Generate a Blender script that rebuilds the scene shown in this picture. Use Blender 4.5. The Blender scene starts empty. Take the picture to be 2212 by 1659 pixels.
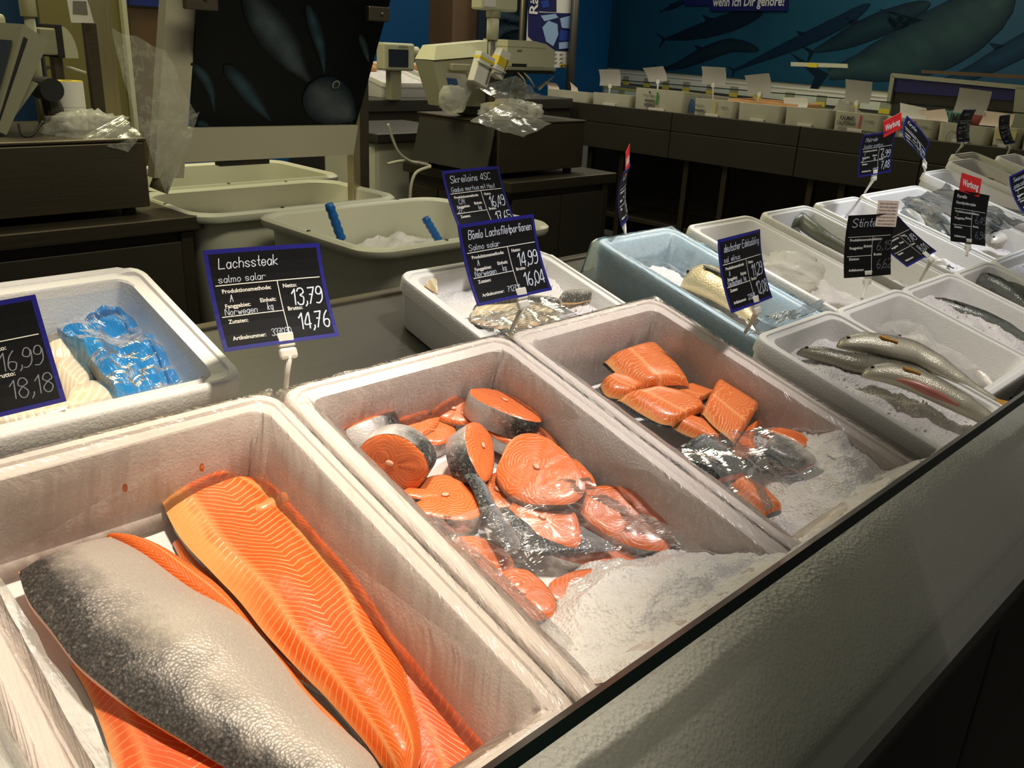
import bpy, bmesh, math, random
from mathutils import Vector, Matrix, noise as mnoise

random.seed(7)
V = Vector
SC = bpy.context.scene
COL = SC.collection

# ------------------------------------------------------------------ camera
CAM = V((0.0, 0.0, 1.45))
F_PX = 1903.17
RIGHT = V((0.7117, -0.7007, 0.0489)); DOWN = V((-0.2203, -0.2889, -0.9317)); FWD = V((0.6670, 0.6523, -0.3600))
cam_data = bpy.data.cameras.new('camera')
cam_data.sensor_fit = 'HORIZONTAL'; cam_data.sensor_width = 36.0
cam_data.lens = F_PX / 2212.0 * 36.0
cam_data.clip_start = 0.02; cam_data.clip_end = 100
cam = bpy.data.objects.new('camera', cam_data); COL.objects.link(cam)
cam.matrix_world = Matrix(((RIGHT.x, -DOWN.x, -FWD.x, CAM.x), (RIGHT.y, -DOWN.y, -FWD.y, CAM.y),
                           (RIGHT.z, -DOWN.z, -FWD.z, CAM.z), (0, 0, 0, 1)))
SC.camera = cam
SC.view_settings.view_transform = 'Standard'
SC.view_settings.look = 'None'
SC.view_settings.gamma = 1.0
SC.view_settings.use_curve_mapping = False
SC.view_settings.exposure = 0.0

# ------------------------------------------------------------------ world and lights
world = bpy.data.worlds.new('hall'); SC.world = world; world.use_nodes = True
world.node_tree.nodes['Background'].inputs[0].default_value = (0.50, 0.47, 0.38, 1)
world.node_tree.nodes['Background'].inputs[1].default_value = 0.20

def look(o, target):
    d = V(target) - o.location
    o.rotation_euler = d.to_track_quat('-Z', 'Y').to_euler()

def spot(name, loc, target, power, color, angle, blend=0.6, size=0.09):
    d = bpy.data.lights.new(name, 'SPOT'); d.energy = power; d.color = color
    d.spot_size = math.radians(angle); d.spot_blend = blend; d.shadow_soft_size = size
    o = bpy.data.objects.new(name, d); COL.objects.link(o); o.location = loc; look(o, target)

def area(name, loc, target, power, color, sx, sy, spread=180):
    d = bpy.data.lights.new(name, 'AREA'); d.energy = power; d.color = color
    d.shape = 'RECTANGLE'; d.size = sx; d.size_y = sy; d.spread = math.radians(spread)
    o = bpy.data.objects.new(name, d); COL.objects.link(o); o.location = loc; look(o, target)

WARM = (1.0, 0.88, 0.70); NEUT = (1.0, 0.95, 0.90); COOL = (0.90, 0.94, 1.0); OLIVE = (1.0, 0.93, 0.52)
spot('ceiling_spot_salmon', (0.62, 0.45, 3.1), (0.30, 0.82, 0.95), 250, WARM, 33, 0.7)
spot('ceiling_spot_steaks', (1.45, 0.15, 3.1), (0.98, 0.92, 0.98), 205, NEUT, 28, 0.8)
spot('ceiling_spot_blue', (2.05, 0.25, 3.1), (1.68, 1.15, 0.98), 215, NEUT, 20, 0.8)
spot('ceiling_spot_far', (3.3, 0.35, 3.1), (3.0, 1.25, 1.0), 220, COOL, 34, 0.8)
spot('ceiling_spot_trout', (2.0, 0.25, 3.1), (2.0, 0.62, 0.9), 110, NEUT, 36, 0.9)
area('hall_lamp_work', (1.9, 4.0, 3.3), (1.9, 3.3, 0.9), 33, OLIVE, 1.6, 1.0)
area('fill_light_aisle', (1.5, 0.9, 3.4), (1.65, 2.7, 0.7), 9, (1.0, 0.94, 0.68), 1.8, 0.4, 80)  # added fill, no real fixture: brightens tub, post and rail faces toward the camera
area('hall_lamp_left', (0.9, 3.6, 3.2), (1.2, 2.9, 0.9), 15, OLIVE, 0.8, 0.8)
area('hall_lamp_far', (5.9, 3.2, 3.2), (5.6, 3.0, 0.9), 40, (1.0, 0.95, 0.72), 0.6, 3.0)
area('hall_lamp_wall', (6.4, 6.0, 3.4), (7.0, 6.8, 1.3), 10, (0.95, 0.97, 0.9), 1.5, 0.5)
area('hall_lamp_backbox', (4.2, 4.7, 3.2), (4.3, 4.8, 1.0), 22, (1.0, 0.93, 0.85), 0.5, 0.5)

# ------------------------------------------------------------------ pixel ray helper (photo frame 2212 x 1659)
def ray(px, py):
    return RIGHT * ((px - 1106.0) / F_PX) + DOWN * ((py - 829.5) / F_PX) + FWD
def at(px, py, x=None, y=None, z=None):
    r = ray(px, py)
    if x is not None: s = (x - CAM.x) / r.x
    elif y is not None: s = (y - CAM.y) / r.y
    else: s = (z - CAM.z) / r.z
    return CAM + r * s
def onplane(px, py, p0, n):
    r = ray(px, py); s = (p0 - CAM).dot(n) / r.dot(n)
    return CAM + r * s

# ------------------------------------------------------------------ materials
def S(r, g, b):
    def f(c):
        c = c / 255.0
        return c / 12.92 if c <= 0.04045 else ((c + 0.055) / 1.055) ** 2.4
    return (f(r), f(g), f(b), 1.0)

class NT:
    def __init__(self, name):
        self.m = bpy.data.materials.new(name); self.m.use_nodes = True
        self.t = self.m.node_tree; self.t.nodes.clear()
        self.out = self.t.nodes.new('ShaderNodeOutputMaterial')
    def n(self, typ, **kw):
        nd = self.t.nodes.new('ShaderNode' + typ)
        for k, v in kw.items():
            if k.startswith('_'): setattr(nd, k[1:], v)
            else:
                key = int(k[1:]) if k[0] == 'i' and k[1:].isdigit() else k.replace('__', ' ')
                sock = nd.inputs[key]
                if hasattr(v, 'is_output') or isinstance(v, bpy.types.NodeSocket): self.t.links.new(v, sock)
                else: sock.default_value = v
        return nd
    def math(self, op, a, b=0.0, c=None):
        nd = self.n('Math', _operation=op)
        for i, v in enumerate((a, b) if c is None else (a, b, c)):
            if isinstance(v, bpy.types.NodeSocket): self.t.links.new(v, nd.inputs[i])
            else: nd.inputs[i].default_value = v
        return nd.outputs[0]
    def ramp(self, fac, stops):
        nd = self.n('ValToRGB', Fac=fac); e = nd.color_ramp.elements
        while len(e) > 1: e.remove(e[-1])
        e[0].position, e[0].color = stops[0]
        for p, c in stops[1:]:
            k = e.new(p); k.color = c
        return nd.outputs[0]
    def mix(self, fac, a, b):
        nd = self.n('MixRGB')
        for i, v in enumerate((fac, a, b)):
            if isinstance(v, bpy.types.NodeSocket): self.t.links.new(v, nd.inputs[i])
            else: nd.inputs[i].default_value = v
        return nd.outputs[0]
    def noise(self, scale, detail=3.0, vec=None, rough=0.5):
        nd = self.n('TexNoise', Scale=scale, Detail=detail, Roughness=rough)
        if vec is not None: self.t.links.new(vec, nd.inputs['Vector'])
        return nd.outputs['Fac']
    def obj(self): return self.n('TexCoord').outputs['Object']
    def uv(self): return self.n('TexCoord').outputs['UV']
    def scaled(self, vec, s):
        return self.n('Mapping', Vector=vec, Scale=s).outputs[0]
    def bump(self, h, strength=0.3, dist=0.01):
        return self.n('Bump', Height=h, Strength=strength, Distance=dist).outputs[0]
    def principled(self, **kw):
        p = self.n('BsdfPrincipled', **kw); self.t.links.new(p.outputs[0], self.out.inputs[0]); return p
    def surf(self, sock):
        self.t.links.new(sock, self.out.inputs[0]); return self.m

def plain(name, col, rough=0.5, metal=0.0, var=0.0, nscale=20.0, bump=0.0, bscale=80.0, spec=0.5, coat=0.0):
    t = NT(name); kw = {}
    base = col
    if var > 0:
        n = t.noise(nscale, 4.0, t.obj())
        base = t.mix(n, tuple(c * (1 - var) for c in col[:3]) + (1,), tuple(min(1, c * (1 + var)) for c in col[:3]) + (1,))
    if bump > 0: kw['Normal'] = t.bump(t.noise(bscale, 3.0, t.obj()), bump, 0.004)
    t.principled(Base__Color=base, Roughness=rough, Metallic=metal, Specular__IOR__Level=spec, Coat__Weight=coat, **kw)
    return t.m

M = {}
M['eps'] = plain('expanded_foam', S(232, 230, 228), 0.55, var=0.03, nscale=60, bump=0.25, bscale=260)
M['eps_old'] = plain('expanded_foam_grey', S(214, 211, 198), 0.6, var=0.05, nscale=40, bump=0.25, bscale=240)
M['eps_back'] = plain('expanded_foam_shop', S(196, 192, 172), 0.6, var=0.05, nscale=15, bump=0.2, bscale=200)
def brushed(name, col, rough, axis=(1, 60, 60)):
    t = NT(name)
    n = t.noise(6.0, 4.0, t.scaled(t.obj(), axis))
    n2 = t.noise(3.0, 5.0, t.obj())
    base = t.mix(n2, tuple(c * 0.75 for c in col[:3]) + (1,), col)
    t.principled(Base__Color=base, Metallic=0.9, Roughness=t.math('MULTIPLY_ADD', n, 0.25, rough - 0.1),
                 Normal=t.bump(n, 0.06, 0.002))
    return t.m
M['steel'] = brushed('brushed_steel', S(104, 101, 96), 0.46)
M['steel_dark'] = brushed('brushed_steel_dark', S(106, 98, 84), 0.42)
M['steel_post'] = brushed('steel_post', S(196, 184, 146), 0.38, (60, 60, 1))
M['black'] = plain('black_base', S(30, 29, 28), 0.5, var=0.2, nscale=8)
M['dark_cabinet'] = plain('dark_cabinet', S(66, 62, 54), 0.42, metal=0.35, var=0.15, nscale=5)
M['tub'] = plain('white_plastic', S(205, 204, 186), 0.42, var=0.05, nscale=6, bump=0.05, bscale=30)
M['rail_white'] = plain('rail_plastic', S(172, 166, 146), 0.5, var=0.05, nscale=6)
M['scoop_blue'] = plain('blue_plastic', S(20, 98, 178), 0.4, var=0.06, nscale=30)
M['cream'] = plain('cream_plastic', S(198, 196, 168), 0.45, var=0.04, nscale=12)
M['cream_dark'] = plain('cream_plastic_dark', S(150, 148, 124), 0.5, var=0.05, nscale=12)
M['white_paper'] = plain('white_paper', S(225, 222, 216), 0.7, var=0.03, nscale=30)
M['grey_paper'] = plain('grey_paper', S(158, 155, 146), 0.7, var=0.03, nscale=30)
M['pale_pink_paper'] = plain('pink_paper', S(226, 206, 192), 0.7)
M['card_black'] = plain('chalk_card', S(12, 12, 14), 0.45, var=0.25, nscale=30, spec=0.25)
M['card_blue'] = plain('card_blue_border', S(26, 24, 118), 0.4)
M['card_red'] = plain('card_red', S(206, 32, 34), 0.45)
M['chalk'] = plain('chalk_writing', S(198, 206, 222), 0.8, var=0.25, nscale=300)
M['chalk_dim'] = plain('chalk_writing_faint', S(120, 124, 134), 0.8, var=0.3, nscale=300)
M['print_white'] = plain('print_white', S(226, 224, 218), 0.6)
M['print_grey'] = plain('print_grey', S(120, 116, 108), 0.7)
M['print_black'] = plain('print_black', S(30, 30, 32), 0.7)
M['clip'] = plain('clip_plastic', S(222, 218, 206), 0.4)
M['yellow'] = plain('yellow', S(222, 196, 50), 0.5)
M['wood'] = plain('brown_panel', S(96, 74, 50), 0.6, var=0.2, nscale=6)
M['orange_wood'] = plain('wood_crate', S(192, 146, 92), 0.6, var=0.15, nscale=14)
M['navy'] = plain('navy_print', S(24, 22, 88), 0.5)
M['blue_wall'] = plain('blue_wall', S(0, 92, 150), 0.6, var=0.12, nscale=1.2)
M['screen'] = plain('screen', S(34, 42, 62), 0.15)
M['rubber'] = plain('black_rubber', S(26, 26, 26), 0.6)
M['floor'] = plain('floor_tiles', S(72, 70, 64), 0.5, var=0.12, nscale=4)
M['ceil'] = plain('ceiling', S(60, 60, 58), 0.8)
M['cable'] = plain('cable', S(186, 184, 164), 0.5)
M['chip_orange'] = plain('salmon_crumb', S(236, 130, 50), 0.4)
M['white_bone'] = plain('bone', S(232, 168, 140), 0.35)

def film(name, haze=0.08, tint=(0.97, 0.96, 0.95, 1), bump=0.5, sx=40, sy=6, gloss=1.2, hcol=(0.9, 0.88, 0.86, 1), rough=0.15):
    t = NT(name)
    uv = t.uv()
    n1 = t.noise(1.0, 4.0, t.scaled(uv, (sx, sy, 1)), 0.6)
    n2 = t.noise(1.0, 3.0, t.scaled(uv, (sx * 0.3, sy * 3.2, 1)))
    ridge = t.math('ABSOLUTE', t.math('SUBTRACT', n1, 0.5))
    h = t.math('ADD', ridge, t.math('MULTIPLY', n2, 0.8))
    nrm = t.bump(h, bump, 0.012)
    tr = t.n('BsdfTransparent', Color=tint)
    df = t.n('BsdfDiffuse', Color=hcol)
    tl = t.n('BsdfTranslucent', Color=hcol)
    dd = t.n('MixShader', i0=0.4); t.t.links.new(df.outputs[0], dd.inputs[1]); t.t.links.new(tl.outputs[0], dd.inputs[2])
    crease = t.ramp(ridge, [(0.0, (1, 1, 1, 1)), (0.012, (0.5, 0.5, 0.5, 1)), (0.05, (0, 0, 0, 1))])
    hz = t.n('MixShader', i0=t.math('MULTIPLY_ADD', crease, 0.16 if bump > 0.3 else 0.0, haze * 0.85))
    t.t.links.new(tr.outputs[0], hz.inputs[1]); t.t.links.new(dd.outputs[0], hz.inputs[2])
    gl = t.n('BsdfGlossy', Color=(1, 1, 1, 1), Roughness=rough, Normal=nrm)
    fr = t.n('LayerWeight', Blend=0.18, Normal=nrm)
    mx = t.n('MixShader', i0=t.math('MULTIPLY', fr.outputs['Fresnel'], gloss))
    t.t.links.new(hz.outputs[0], mx.inputs[1]); t.t.links.new(gl.outputs[0], mx.inputs[2])
    return t.surf(mx.outputs[0])
M['film'] = film('clear_film', 0.085, bump=0.55, sx=26, sy=5)
M['film_pink'] = film('pink_tinged_film', 0.17, tint=(0.98, 0.93, 0.90, 1), bump=0.55, sx=26, sy=5, hcol=(0.90, 0.78, 0.71, 1))
M['film_loose'] = film('loose_film', 0.07, bump=0.31, sx=3, sy=3, gloss=0.75, rough=0.10)
M['film_bag'] = film('clear_bag', 0.20, bump=0.32, sx=3, sy=3, gloss=0.6, rough=0.2, hcol=(0.8, 0.82, 0.76, 1))
M['film_milky'] = film('milky_film', 0.46, bump=0.25, sx=4, sy=4, gloss=0.4, rough=0.25, hcol=(0.86, 0.86, 0.80, 1))
M['film_blue'] = film('blue_film', 1.05, tint=(0.55, 0.80, 0.96, 1), bump=0.35, sx=5, sy=5, rough=0.2, hcol=S(62, 164, 240))
M['film_blue_thin'] = film('thin_blue_film', 0.22, tint=(0.94, 0.98, 1.0, 1), bump=0.4, sx=14, sy=8, hcol=S(160, 214, 244))
M['film_blue_pale'] = film('pale_blue_film', 0.22, tint=(0.93, 0.96, 1.0, 1), bump=0.2, sx=6, sy=5, hcol=S(186, 208, 242))

def ice_mat():
    t = NT('crushed_ice')
    o = t.obj()
    n = t.noise(160.0, 4.0, o, 0.6); n2 = t.noise(24.0, 3.0, o)
    v = t.n('TexVoronoi', Vector=o, Scale=210.0)
    n3 = t.noise(9.0, 3.0, o)
    base = t.mix(n2, S(226, 221, 221), S(248, 246, 246)); base = t.mix(t.math('MULTIPLY', n3, 0.22), base, S(214, 192, 186))
    h = t.math('ADD', n, t.math('MULTIPLY', v.outputs['Distance'], 0.7))
    t.principled(Base__Color=base, Roughness=0.32, Normal=t.bump(h, 0.8, 0.004), Subsurface__Weight=0.0)
    return t.m
M['ice'] = ice_mat()

def flesh(name, c1, c2, line, freq=70.0, amp=1.6, zig=0.28, width=0.16, rings=False, warp=0.016, pale=False):
    t = NT(name)
    o = t.obj(); uv = t.uv()
    sep = t.n('SeparateXYZ', Vector=uv)
    u, v = sep.outputs[0], sep.outputs[1]
    nz = t.math('SUBTRACT', t.noise(22.0, 3.0, o), 0.5)
    if rings:
        cx, cy = t.math('SUBTRACT', t.math('ABSOLUTE', u), 0.020), t.math('SUBTRACT', v, 0.004)
        d = t.math('SQRT', t.math('ADD', t.math('MULTIPLY', cx, cx), t.math('MULTIPLY', cy, cy)))
        ph = t.math('ADD', t.math('MULTIPLY', d, freq), t.math('MULTIPLY', nz, 7.0))
    else:
        tri = t.math('PINGPONG', t.math('ADD', v, 0.06), zig)
        uu = t.math('ADD', u, t.math('MULTIPLY', nz, warp))
        ph = t.math('ADD', t.math('MULTIPLY', uu, freq), t.math('MULTIPLY', tri, amp * 4.0))
    saw = t.math('PINGPONG', ph, 0.5)
    fat = t.math('MULTIPLY_ADD', t.noise(9.0, 2.0, o), 0.9, 0.45)
    s2 = t.math('DIVIDE', saw, fat)
    var = t.noise(7.0, 4.0, o)
    base = t.mix(var, c1, c2)
    lm = t.ramp(s2, [(0.0, (1, 1, 1, 1)), (width * 0.55, (0.85, 0.85, 0.85, 1)), (width * 1.5, (0, 0, 0, 1))])
    col = t.mix(t.math('MULTIPLY', lm, 0.6 if rings else 0.8), base, line)
    if not rings:      # pale seams along the fillet
        w = t.math('ADD', v, t.math('MULTIPLY', nz, 0.03))
        sm = t.math('PINGPONG', t.math('ADD', w, 0.06 + zig), zig)
        seam = t.ramp(sm, [(0.0, (1, 1, 1, 1)), (0.02, (0.6, 0.6, 0.6, 1)), (0.05, (0, 0, 0, 1))])
        col = t.mix(t.math('MULTIPLY', seam, 0.7), col, line)
        edge = t.math('ABSOLUTE', t.math('SUBTRACT', v, 0.5))
        em = t.ramp(t.math('ADD', edge, t.math('MULTIPLY', nz, 0.12)), [(0.43, (0, 0, 0, 1)), (0.49, (1, 1, 1, 1))])
        col = t.mix(t.math('MULTIPLY', em, 0.65), col, S(238, 178, 112))
        if pale:       # creamy belly fat along one edge of the front half
            pv = t.ramp(t.math('ADD', v, t.math('MULTIPLY', nz, 0.16)), [(0.13, (1, 1, 1, 1)), (0.20, (0, 0, 0, 1))])
            pu = t.ramp(u, [(0.20, (1, 1, 1, 1)), (0.32, (0, 0, 0, 1))])
            col = t.mix(t.math('MULTIPLY', t.math('MULTIPLY', pv, pu), 0.85), col, S(246, 182, 108))
    h = t.math('ADD', t.math('MULTIPLY', lm, -0.3), t.noise(70.0, 3.0, o))
    t.principled(Base__Color=col, Roughness=0.34, Specular__IOR__Level=0.5, Coat__Weight=0.25, Coat__Roughness=0.15,
                 Normal=t.bump(h, 0.35, 0.003))
    return t.m
M['flesh'] = flesh('salmon_flesh', S(240, 112, 34), S(228, 88, 26), S(250, 178, 112), 125.0, 3.2, 0.25, 0.10)
M['flesh_big'] = flesh('salmon_flesh_big', S(240, 112, 34), S(228, 88, 26), S(250, 178, 112), 125.0, 3.2, 0.25, 0.10, pale=True)
M['flesh_dark'] = flesh('salmon_flesh_dark', S(232, 108, 52), S(216, 84, 42), S(244, 150, 94), 110.0, 2.6, 0.24, 0.09)
M['flesh_port'] = flesh('salmon_portion_flesh', S(236, 126, 62), S(222, 104, 48), S(248, 172, 112), 150.0, 1.2, 0.42, 0.09, warp=0.05)
M['flesh_ring'] = flesh('salmon_steak_flesh', S(230, 120, 60), S(208, 92, 42), S(242, 166, 112), 210.0, rings=True, width=0.10)
M['flesh_white'] = flesh('white_fish_flesh', S(238, 222, 186), S(228, 200, 168), S(250, 240, 216), 90.0, 0.7, 0.4, 0.2)
M['flesh_cod'] = flesh('cod_flesh', S(226, 210, 174), S(206, 176, 128), S(240, 232, 208), 60.0, 0.7, 0.4, 0.2)

def skin(name, dark, light, mid=0.5, soft=0.18, scale=420.0, speck=0.4, metal=0.25, rough=0.3, use='v', warm=None, sc_amt=0.5):
    t = NT(name)
    o = t.obj(); uv = t.uv()
    sep = t.n('SeparateXYZ', Vector=uv)
    v = sep.outputs[1]
    n = t.math('SUBTRACT', t.noise(30.0, 5.0, o, 0.65), 0.5)
    n2 = t.math('SUBTRACT', t.noise(5.0, 3.0, o), 0.5)
    f = t.math('ADD', t.math('ADD', v, t.math('MULTIPLY', n, 0.55)), t.math('MULTIPLY', n2, 0.25))
    col = t.ramp(f, [(max(0, mid - soft), dark), (min(1, mid + soft), light)])
    vo = t.n('TexVoronoi', Vector=o, Scale=scale)
    sc = t.ramp(vo.outputs['Distance'], [(0.1, (1, 1, 1, 1)), (0.75, (0, 0, 0, 1))])
    fl = t.noise(180.0, 2.0, o)
    spk = t.ramp(fl, [(0.60, (0, 0, 0, 1)), (0.68, (1, 1, 1, 1))])
    col = t.mix(t.math('MULTIPLY', spk, speck), col, tuple(min(1, c * 1.5 + 0.1) for c in light[:3]) + (1,))
    col = t.mix(t.math('MULTIPLY', sc, 0.22 * sc_amt), col, (0.9, 0.88, 0.8, 1))
    t.principled(Base__Color=col, Roughness=rough, Metallic=metal, Coat__Weight=0.2, Coat__Roughness=0.2,
                 Normal=t.bump(vo.outputs['Distance'], 0.40 * sc_amt + 0.06, 0.002))
    return t.m
M['skin'] = skin('salmon_skin', S(56, 52, 50), S(192, 180, 170), 0.40, 0.20, 330.0, 0.15, 0.12, 0.40, sc_amt=0.4)
M['skin_steak'] = skin('salmon_steak_skin', S(46, 48, 50), S(206, 200, 196), 0.45, 0.14, 380.0, 0.25)
M['skin_dark'] = skin('salmon_back_skin', S(38, 42, 46), S(120, 124, 130), 0.62, 0.3, 380.0, 0.45)
M['skin_char'] = skin('char_skin', S(92, 86, 70), S(206, 198, 178), 0.46, 0.22, 500.0, 0.2, 0.2)
M['skin_trout'] = skin('trout_skin', S(40, 42, 34), S(150, 144, 126), 0.6, 0.25, 500.0, 0.3, 0.2, 0.22)
M['skin_black'] = skin('dark_fish_skin', S(34, 36, 34), S(120, 124, 118), 0.72, 0.2, 450.0, 0.25, 0.2, 0.2)
M['skin_gold'] = skin('golden_fish_skin', S(122, 104, 66), S(226, 206, 150), 0.5, 0.3, 230.0, 0.10, 0.2, 0.45, sc_amt=1.4)
M['skin_cod'] = skin('cod_skin', S(70, 66, 56), S(196, 190, 176), 0.5, 0.25, 300.0, 0.3, 0.1, 0.3)
M['skin_silver'] = skin('silver_fish_skin', S(112, 122, 126), S(236, 230, 220), 0.36, 0.25, 400.0, 0.3, 0.15, 0.3)
M['skin_pink'] = skin('pink_fish_skin', S(206, 158, 140), S(232, 212, 196), 0.45, 0.3, 400.0, 0.2, 0.1, 0.3)
M['skin_eel'] = skin('eel_skin', S(46, 50, 40), S(96, 98, 80), 0.6, 0.3, 600.0, 0.1, 0.0, 0.2)
M['fin'] = plain('fin', S(196, 142, 62), 0.4, var=0.2, nscale=120)
M['fin_dark'] = plain('fin_dark', S(70, 66, 58), 0.4, var=0.2, nscale=120)
M['eye'] = plain('fish_eye', S(16, 14, 12), 0.1)
M['gut_pink'] = plain('cut_belly', S(206, 128, 116), 0.3, var=0.2, nscale=60)
M['glass_edge'] = plain('glass_edge_green', S(14, 26, 23), 0.28, spec=0.2)

def glass_mat():
    t = NT('wet_glass')
    o = t.obj()
    n = t.noise(9.0, 4.0, o); n2 = t.noise(120.0, 3.0, o)
    hz = t.math('MULTIPLY_ADD', n, 0.14, 0.15)
    tr = t.n('BsdfTransparent', Color=(0.93, 0.95, 0.93, 1))
    df = t.n('BsdfDiffuse', Color=(0.62, 0.63, 0.58, 1))
    a = t.n('MixShader', i0=hz); t.t.links.new(tr.outputs[0], a.inputs[1]); t.t.links.new(df.outputs[0], a.inputs[2])
    gl = t.n('BsdfGlossy', Roughness=0.06, Normal=t.bump(n2, 0.05, 0.002))
    fr = t.n('LayerWeight', Blend=0.12)
    b = t.n('MixShader', i0=t.math('MULTIPLY', fr.outputs['Fresnel'], 0.5))
    t.t.links.new(a.outputs[0], b.inputs[1]); t.t.links.new(gl.outputs[0], b.inputs[2])
    return t.surf(b.outputs[0])
M['glass'] = glass_mat()
M['glass_clear'] = film('clear_pane', 0.02, bump=0.0, gloss=0.5, rough=0.05, tint=(0.9, 0.94, 0.92, 1))

def vcol_mat(name, rough=0.55):
    t = NT(name)
    a = t.n('Attribute', _attribute_name='tone')
    n = t.noise(26.0, 5.0, t.obj())
    c = t.mix(t.math('MULTIPLY', n, 0.35), a.outputs['Color'], (0.01, 0.02, 0.03, 1))
    t.principled(Base__Color=c, Roughness=rough, Specular__IOR__Level=0.2)
    return t.m
M['print'] = vcol_mat('printed_picture')

# ------------------------------------------------------------------ object helpers
def tag(o, label=None, cat=None, group=None, kind=None):
    if label: o['label'] = label
    if cat: o['category'] = cat
    if group: o['group'] = group
    if kind: o['kind'] = kind
    return o

def link(name, me, mat, parent=None, M4=None):
    o = bpy.data.objects.new(name, me); COL.objects.link(o)
    if mat is not None:
        if isinstance(mat, (list, tuple)):
            for m in mat: me.materials.append(M[m] if isinstance(m, str) else m)
        else: me.materials.append(M[mat] if isinstance(mat, str) else mat)
    if M4 is not None and parent is None: o.matrix_world = M4
    if parent is not None: o.parent = parent
    return o

def mk(name, verts, faces, mat, parent=None, uvs=None, smooth=False, M4=None, mats=None, tone=None):
    """one mesh object; uvs / tone are per-vertex lists; M4 places a top-level object"""
    me = bpy.data.meshes.new(name)
    me.from_pydata([tuple(v) for v in verts], [], faces)
    if uvs is not None:
        lay = me.uv_layers.new(name='UVMap')
        for lp in me.loops: lay.data[lp.index].uv = uvs[lp.vertex_index]
    if tone is not None:
        at_ = me.color_attributes.new('tone', 'FLOAT_COLOR', 'POINT')
        for i, c in enumerate(tone): at_.data[i].color = c
    if smooth: me.polygons.foreach_set('use_smooth', [True] * len(me.polygons))
    if mats is not None: me.polygons.foreach_set('material_index', mats)
    me.validate(); me.update()
    return link(name, me, mat, parent, M4)

def empty(name, loc=(0, 0, 0), M4=None):
    o = bpy.data.objects.new(name, None); COL.objects.link(o); o.empty_display_size = 0.05
    if M4 is not None: o.matrix_world = M4
    else: o.location = loc
    return o

class G:
    """collects geometry for one mesh"""
    def __init__(self): self.v = []; self.f = []
    def add(self, verts, faces):
        k = len(self.v); self.v += [V(p) for p in verts]; self.f += [tuple(i + k for i in f) for f in faces]; return self
    def box(self, a, b, bev=0.0, T=None):
        bm = bmesh.new(); bmesh.ops.create_cube(bm, size=1.0)
        a, b = V(a), V(b)
        for p in bm.verts: p.co = V(((a.x + b.x) / 2 + p.co.x * (b.x - a.x), (a.y + b.y) / 2 + p.co.y * (b.y - a.y), (a.z + b.z) / 2 + p.co.z * (b.z - a.z)))
        if bev > 0: bmesh.ops.bevel(bm, geom=bm.edges[:], offset=bev, segments=2, profile=0.5, affect='EDGES')
        bm.verts.index_update()
        vs = [p.co.copy() for p in bm.verts]
        if T is not None: vs = [T @ p for p in vs]
        fs = [tuple(q.index for q in f.verts) for f in bm.faces]; bm.free()
        return self.add(vs, fs)
    def hexa(self, lo, hi):
        """eight corners: lower loop lo[4], upper loop hi[4]"""
        return self.add(list(lo) + list(hi), [(3, 2, 1, 0), (4, 5, 6, 7), (0, 1, 5, 4), (1, 2, 6, 5), (2, 3, 7, 6), (3, 0, 4, 7)])
    def tube(self, pts, r, n=8, close=True):
        pts = [V(p) for p in pts]; rs = r if isinstance(r, (list, tuple)) else [r] * len(pts)
        vs = []; fs = []
        prev = None
        for i, p in enumerate(pts):
            d = (pts[min(i + 1, len(pts) - 1)] - pts[max(i - 1, 0)]).normalized()
            ref = V((0, 0, 1)) if abs(d.z) < 0.9 else V((1, 0, 0))
            if prev is None: a = d.cross(ref).normalized()
            else:
                a = (prev - d * prev.dot(d))
                a = a.normalized() if a.length > 1e-6 else d.cross(ref).normalized()
            prev = a; b = d.cross(a)
            for k in range(n):
                t = 2 * math.pi * k / n; vs.append(p + (a * math.cos(t) + b * math.sin(t)) * rs[i])
        for i in range(len(pts) - 1):
            for k in range(n): fs.append((i * n + k, i * n + (k + 1) % n, (i + 1) * n + (k + 1) % n, (i + 1) * n + k))
        if close:
            fs.append(tuple(range(n - 1, -1, -1))); fs.append(tuple((len(pts) - 1) * n + k for k in range(n)))
        return self.add(vs, fs)
    def loft(self, loops, cap0=True, cap1=True):
        n = len(loops[0]); vs = [p for lp in loops for p in lp]; fs = []
        for i in range(len(loops) - 1):
            for k in range(n): fs.append((i * n + k, i * n + (k + 1) % n, (i + 1) * n + (k + 1) % n, (i + 1) * n + k))
        if cap0: fs.append(tuple(range(n - 1, -1, -1)))
        if cap1: fs.append(tuple((len(loops) - 1) * n + k for k in range(n)))
        return self.add(vs, fs)
    def lathe(self, prof, c=(0, 0, 0), n=24, T=None):
        c = V(c); loops = []
        for r, z in prof: loops.append([c + V((r * math.cos(2 * math.pi * k / n), r * math.sin(2 * math.pi * k / n), z)) for k in range(n)])
        if T is not None: loops = [[T @ p for p in lp] for lp in loops]
        return self.loft(loops)
    def put(self, name, mat, parent=None, smooth=False, M4=None, **kw):
        return mk(name, self.v, self.f, mat, parent, smooth=smooth, M4=M4, **kw)

def smooth_by_angle(o, deg=40):
    for p in o.data.polygons: p.use_smooth = True
    try: o.data.set_sharp_from_angle(angle=math.radians(deg))
    except Exception: pass
    return o

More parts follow.
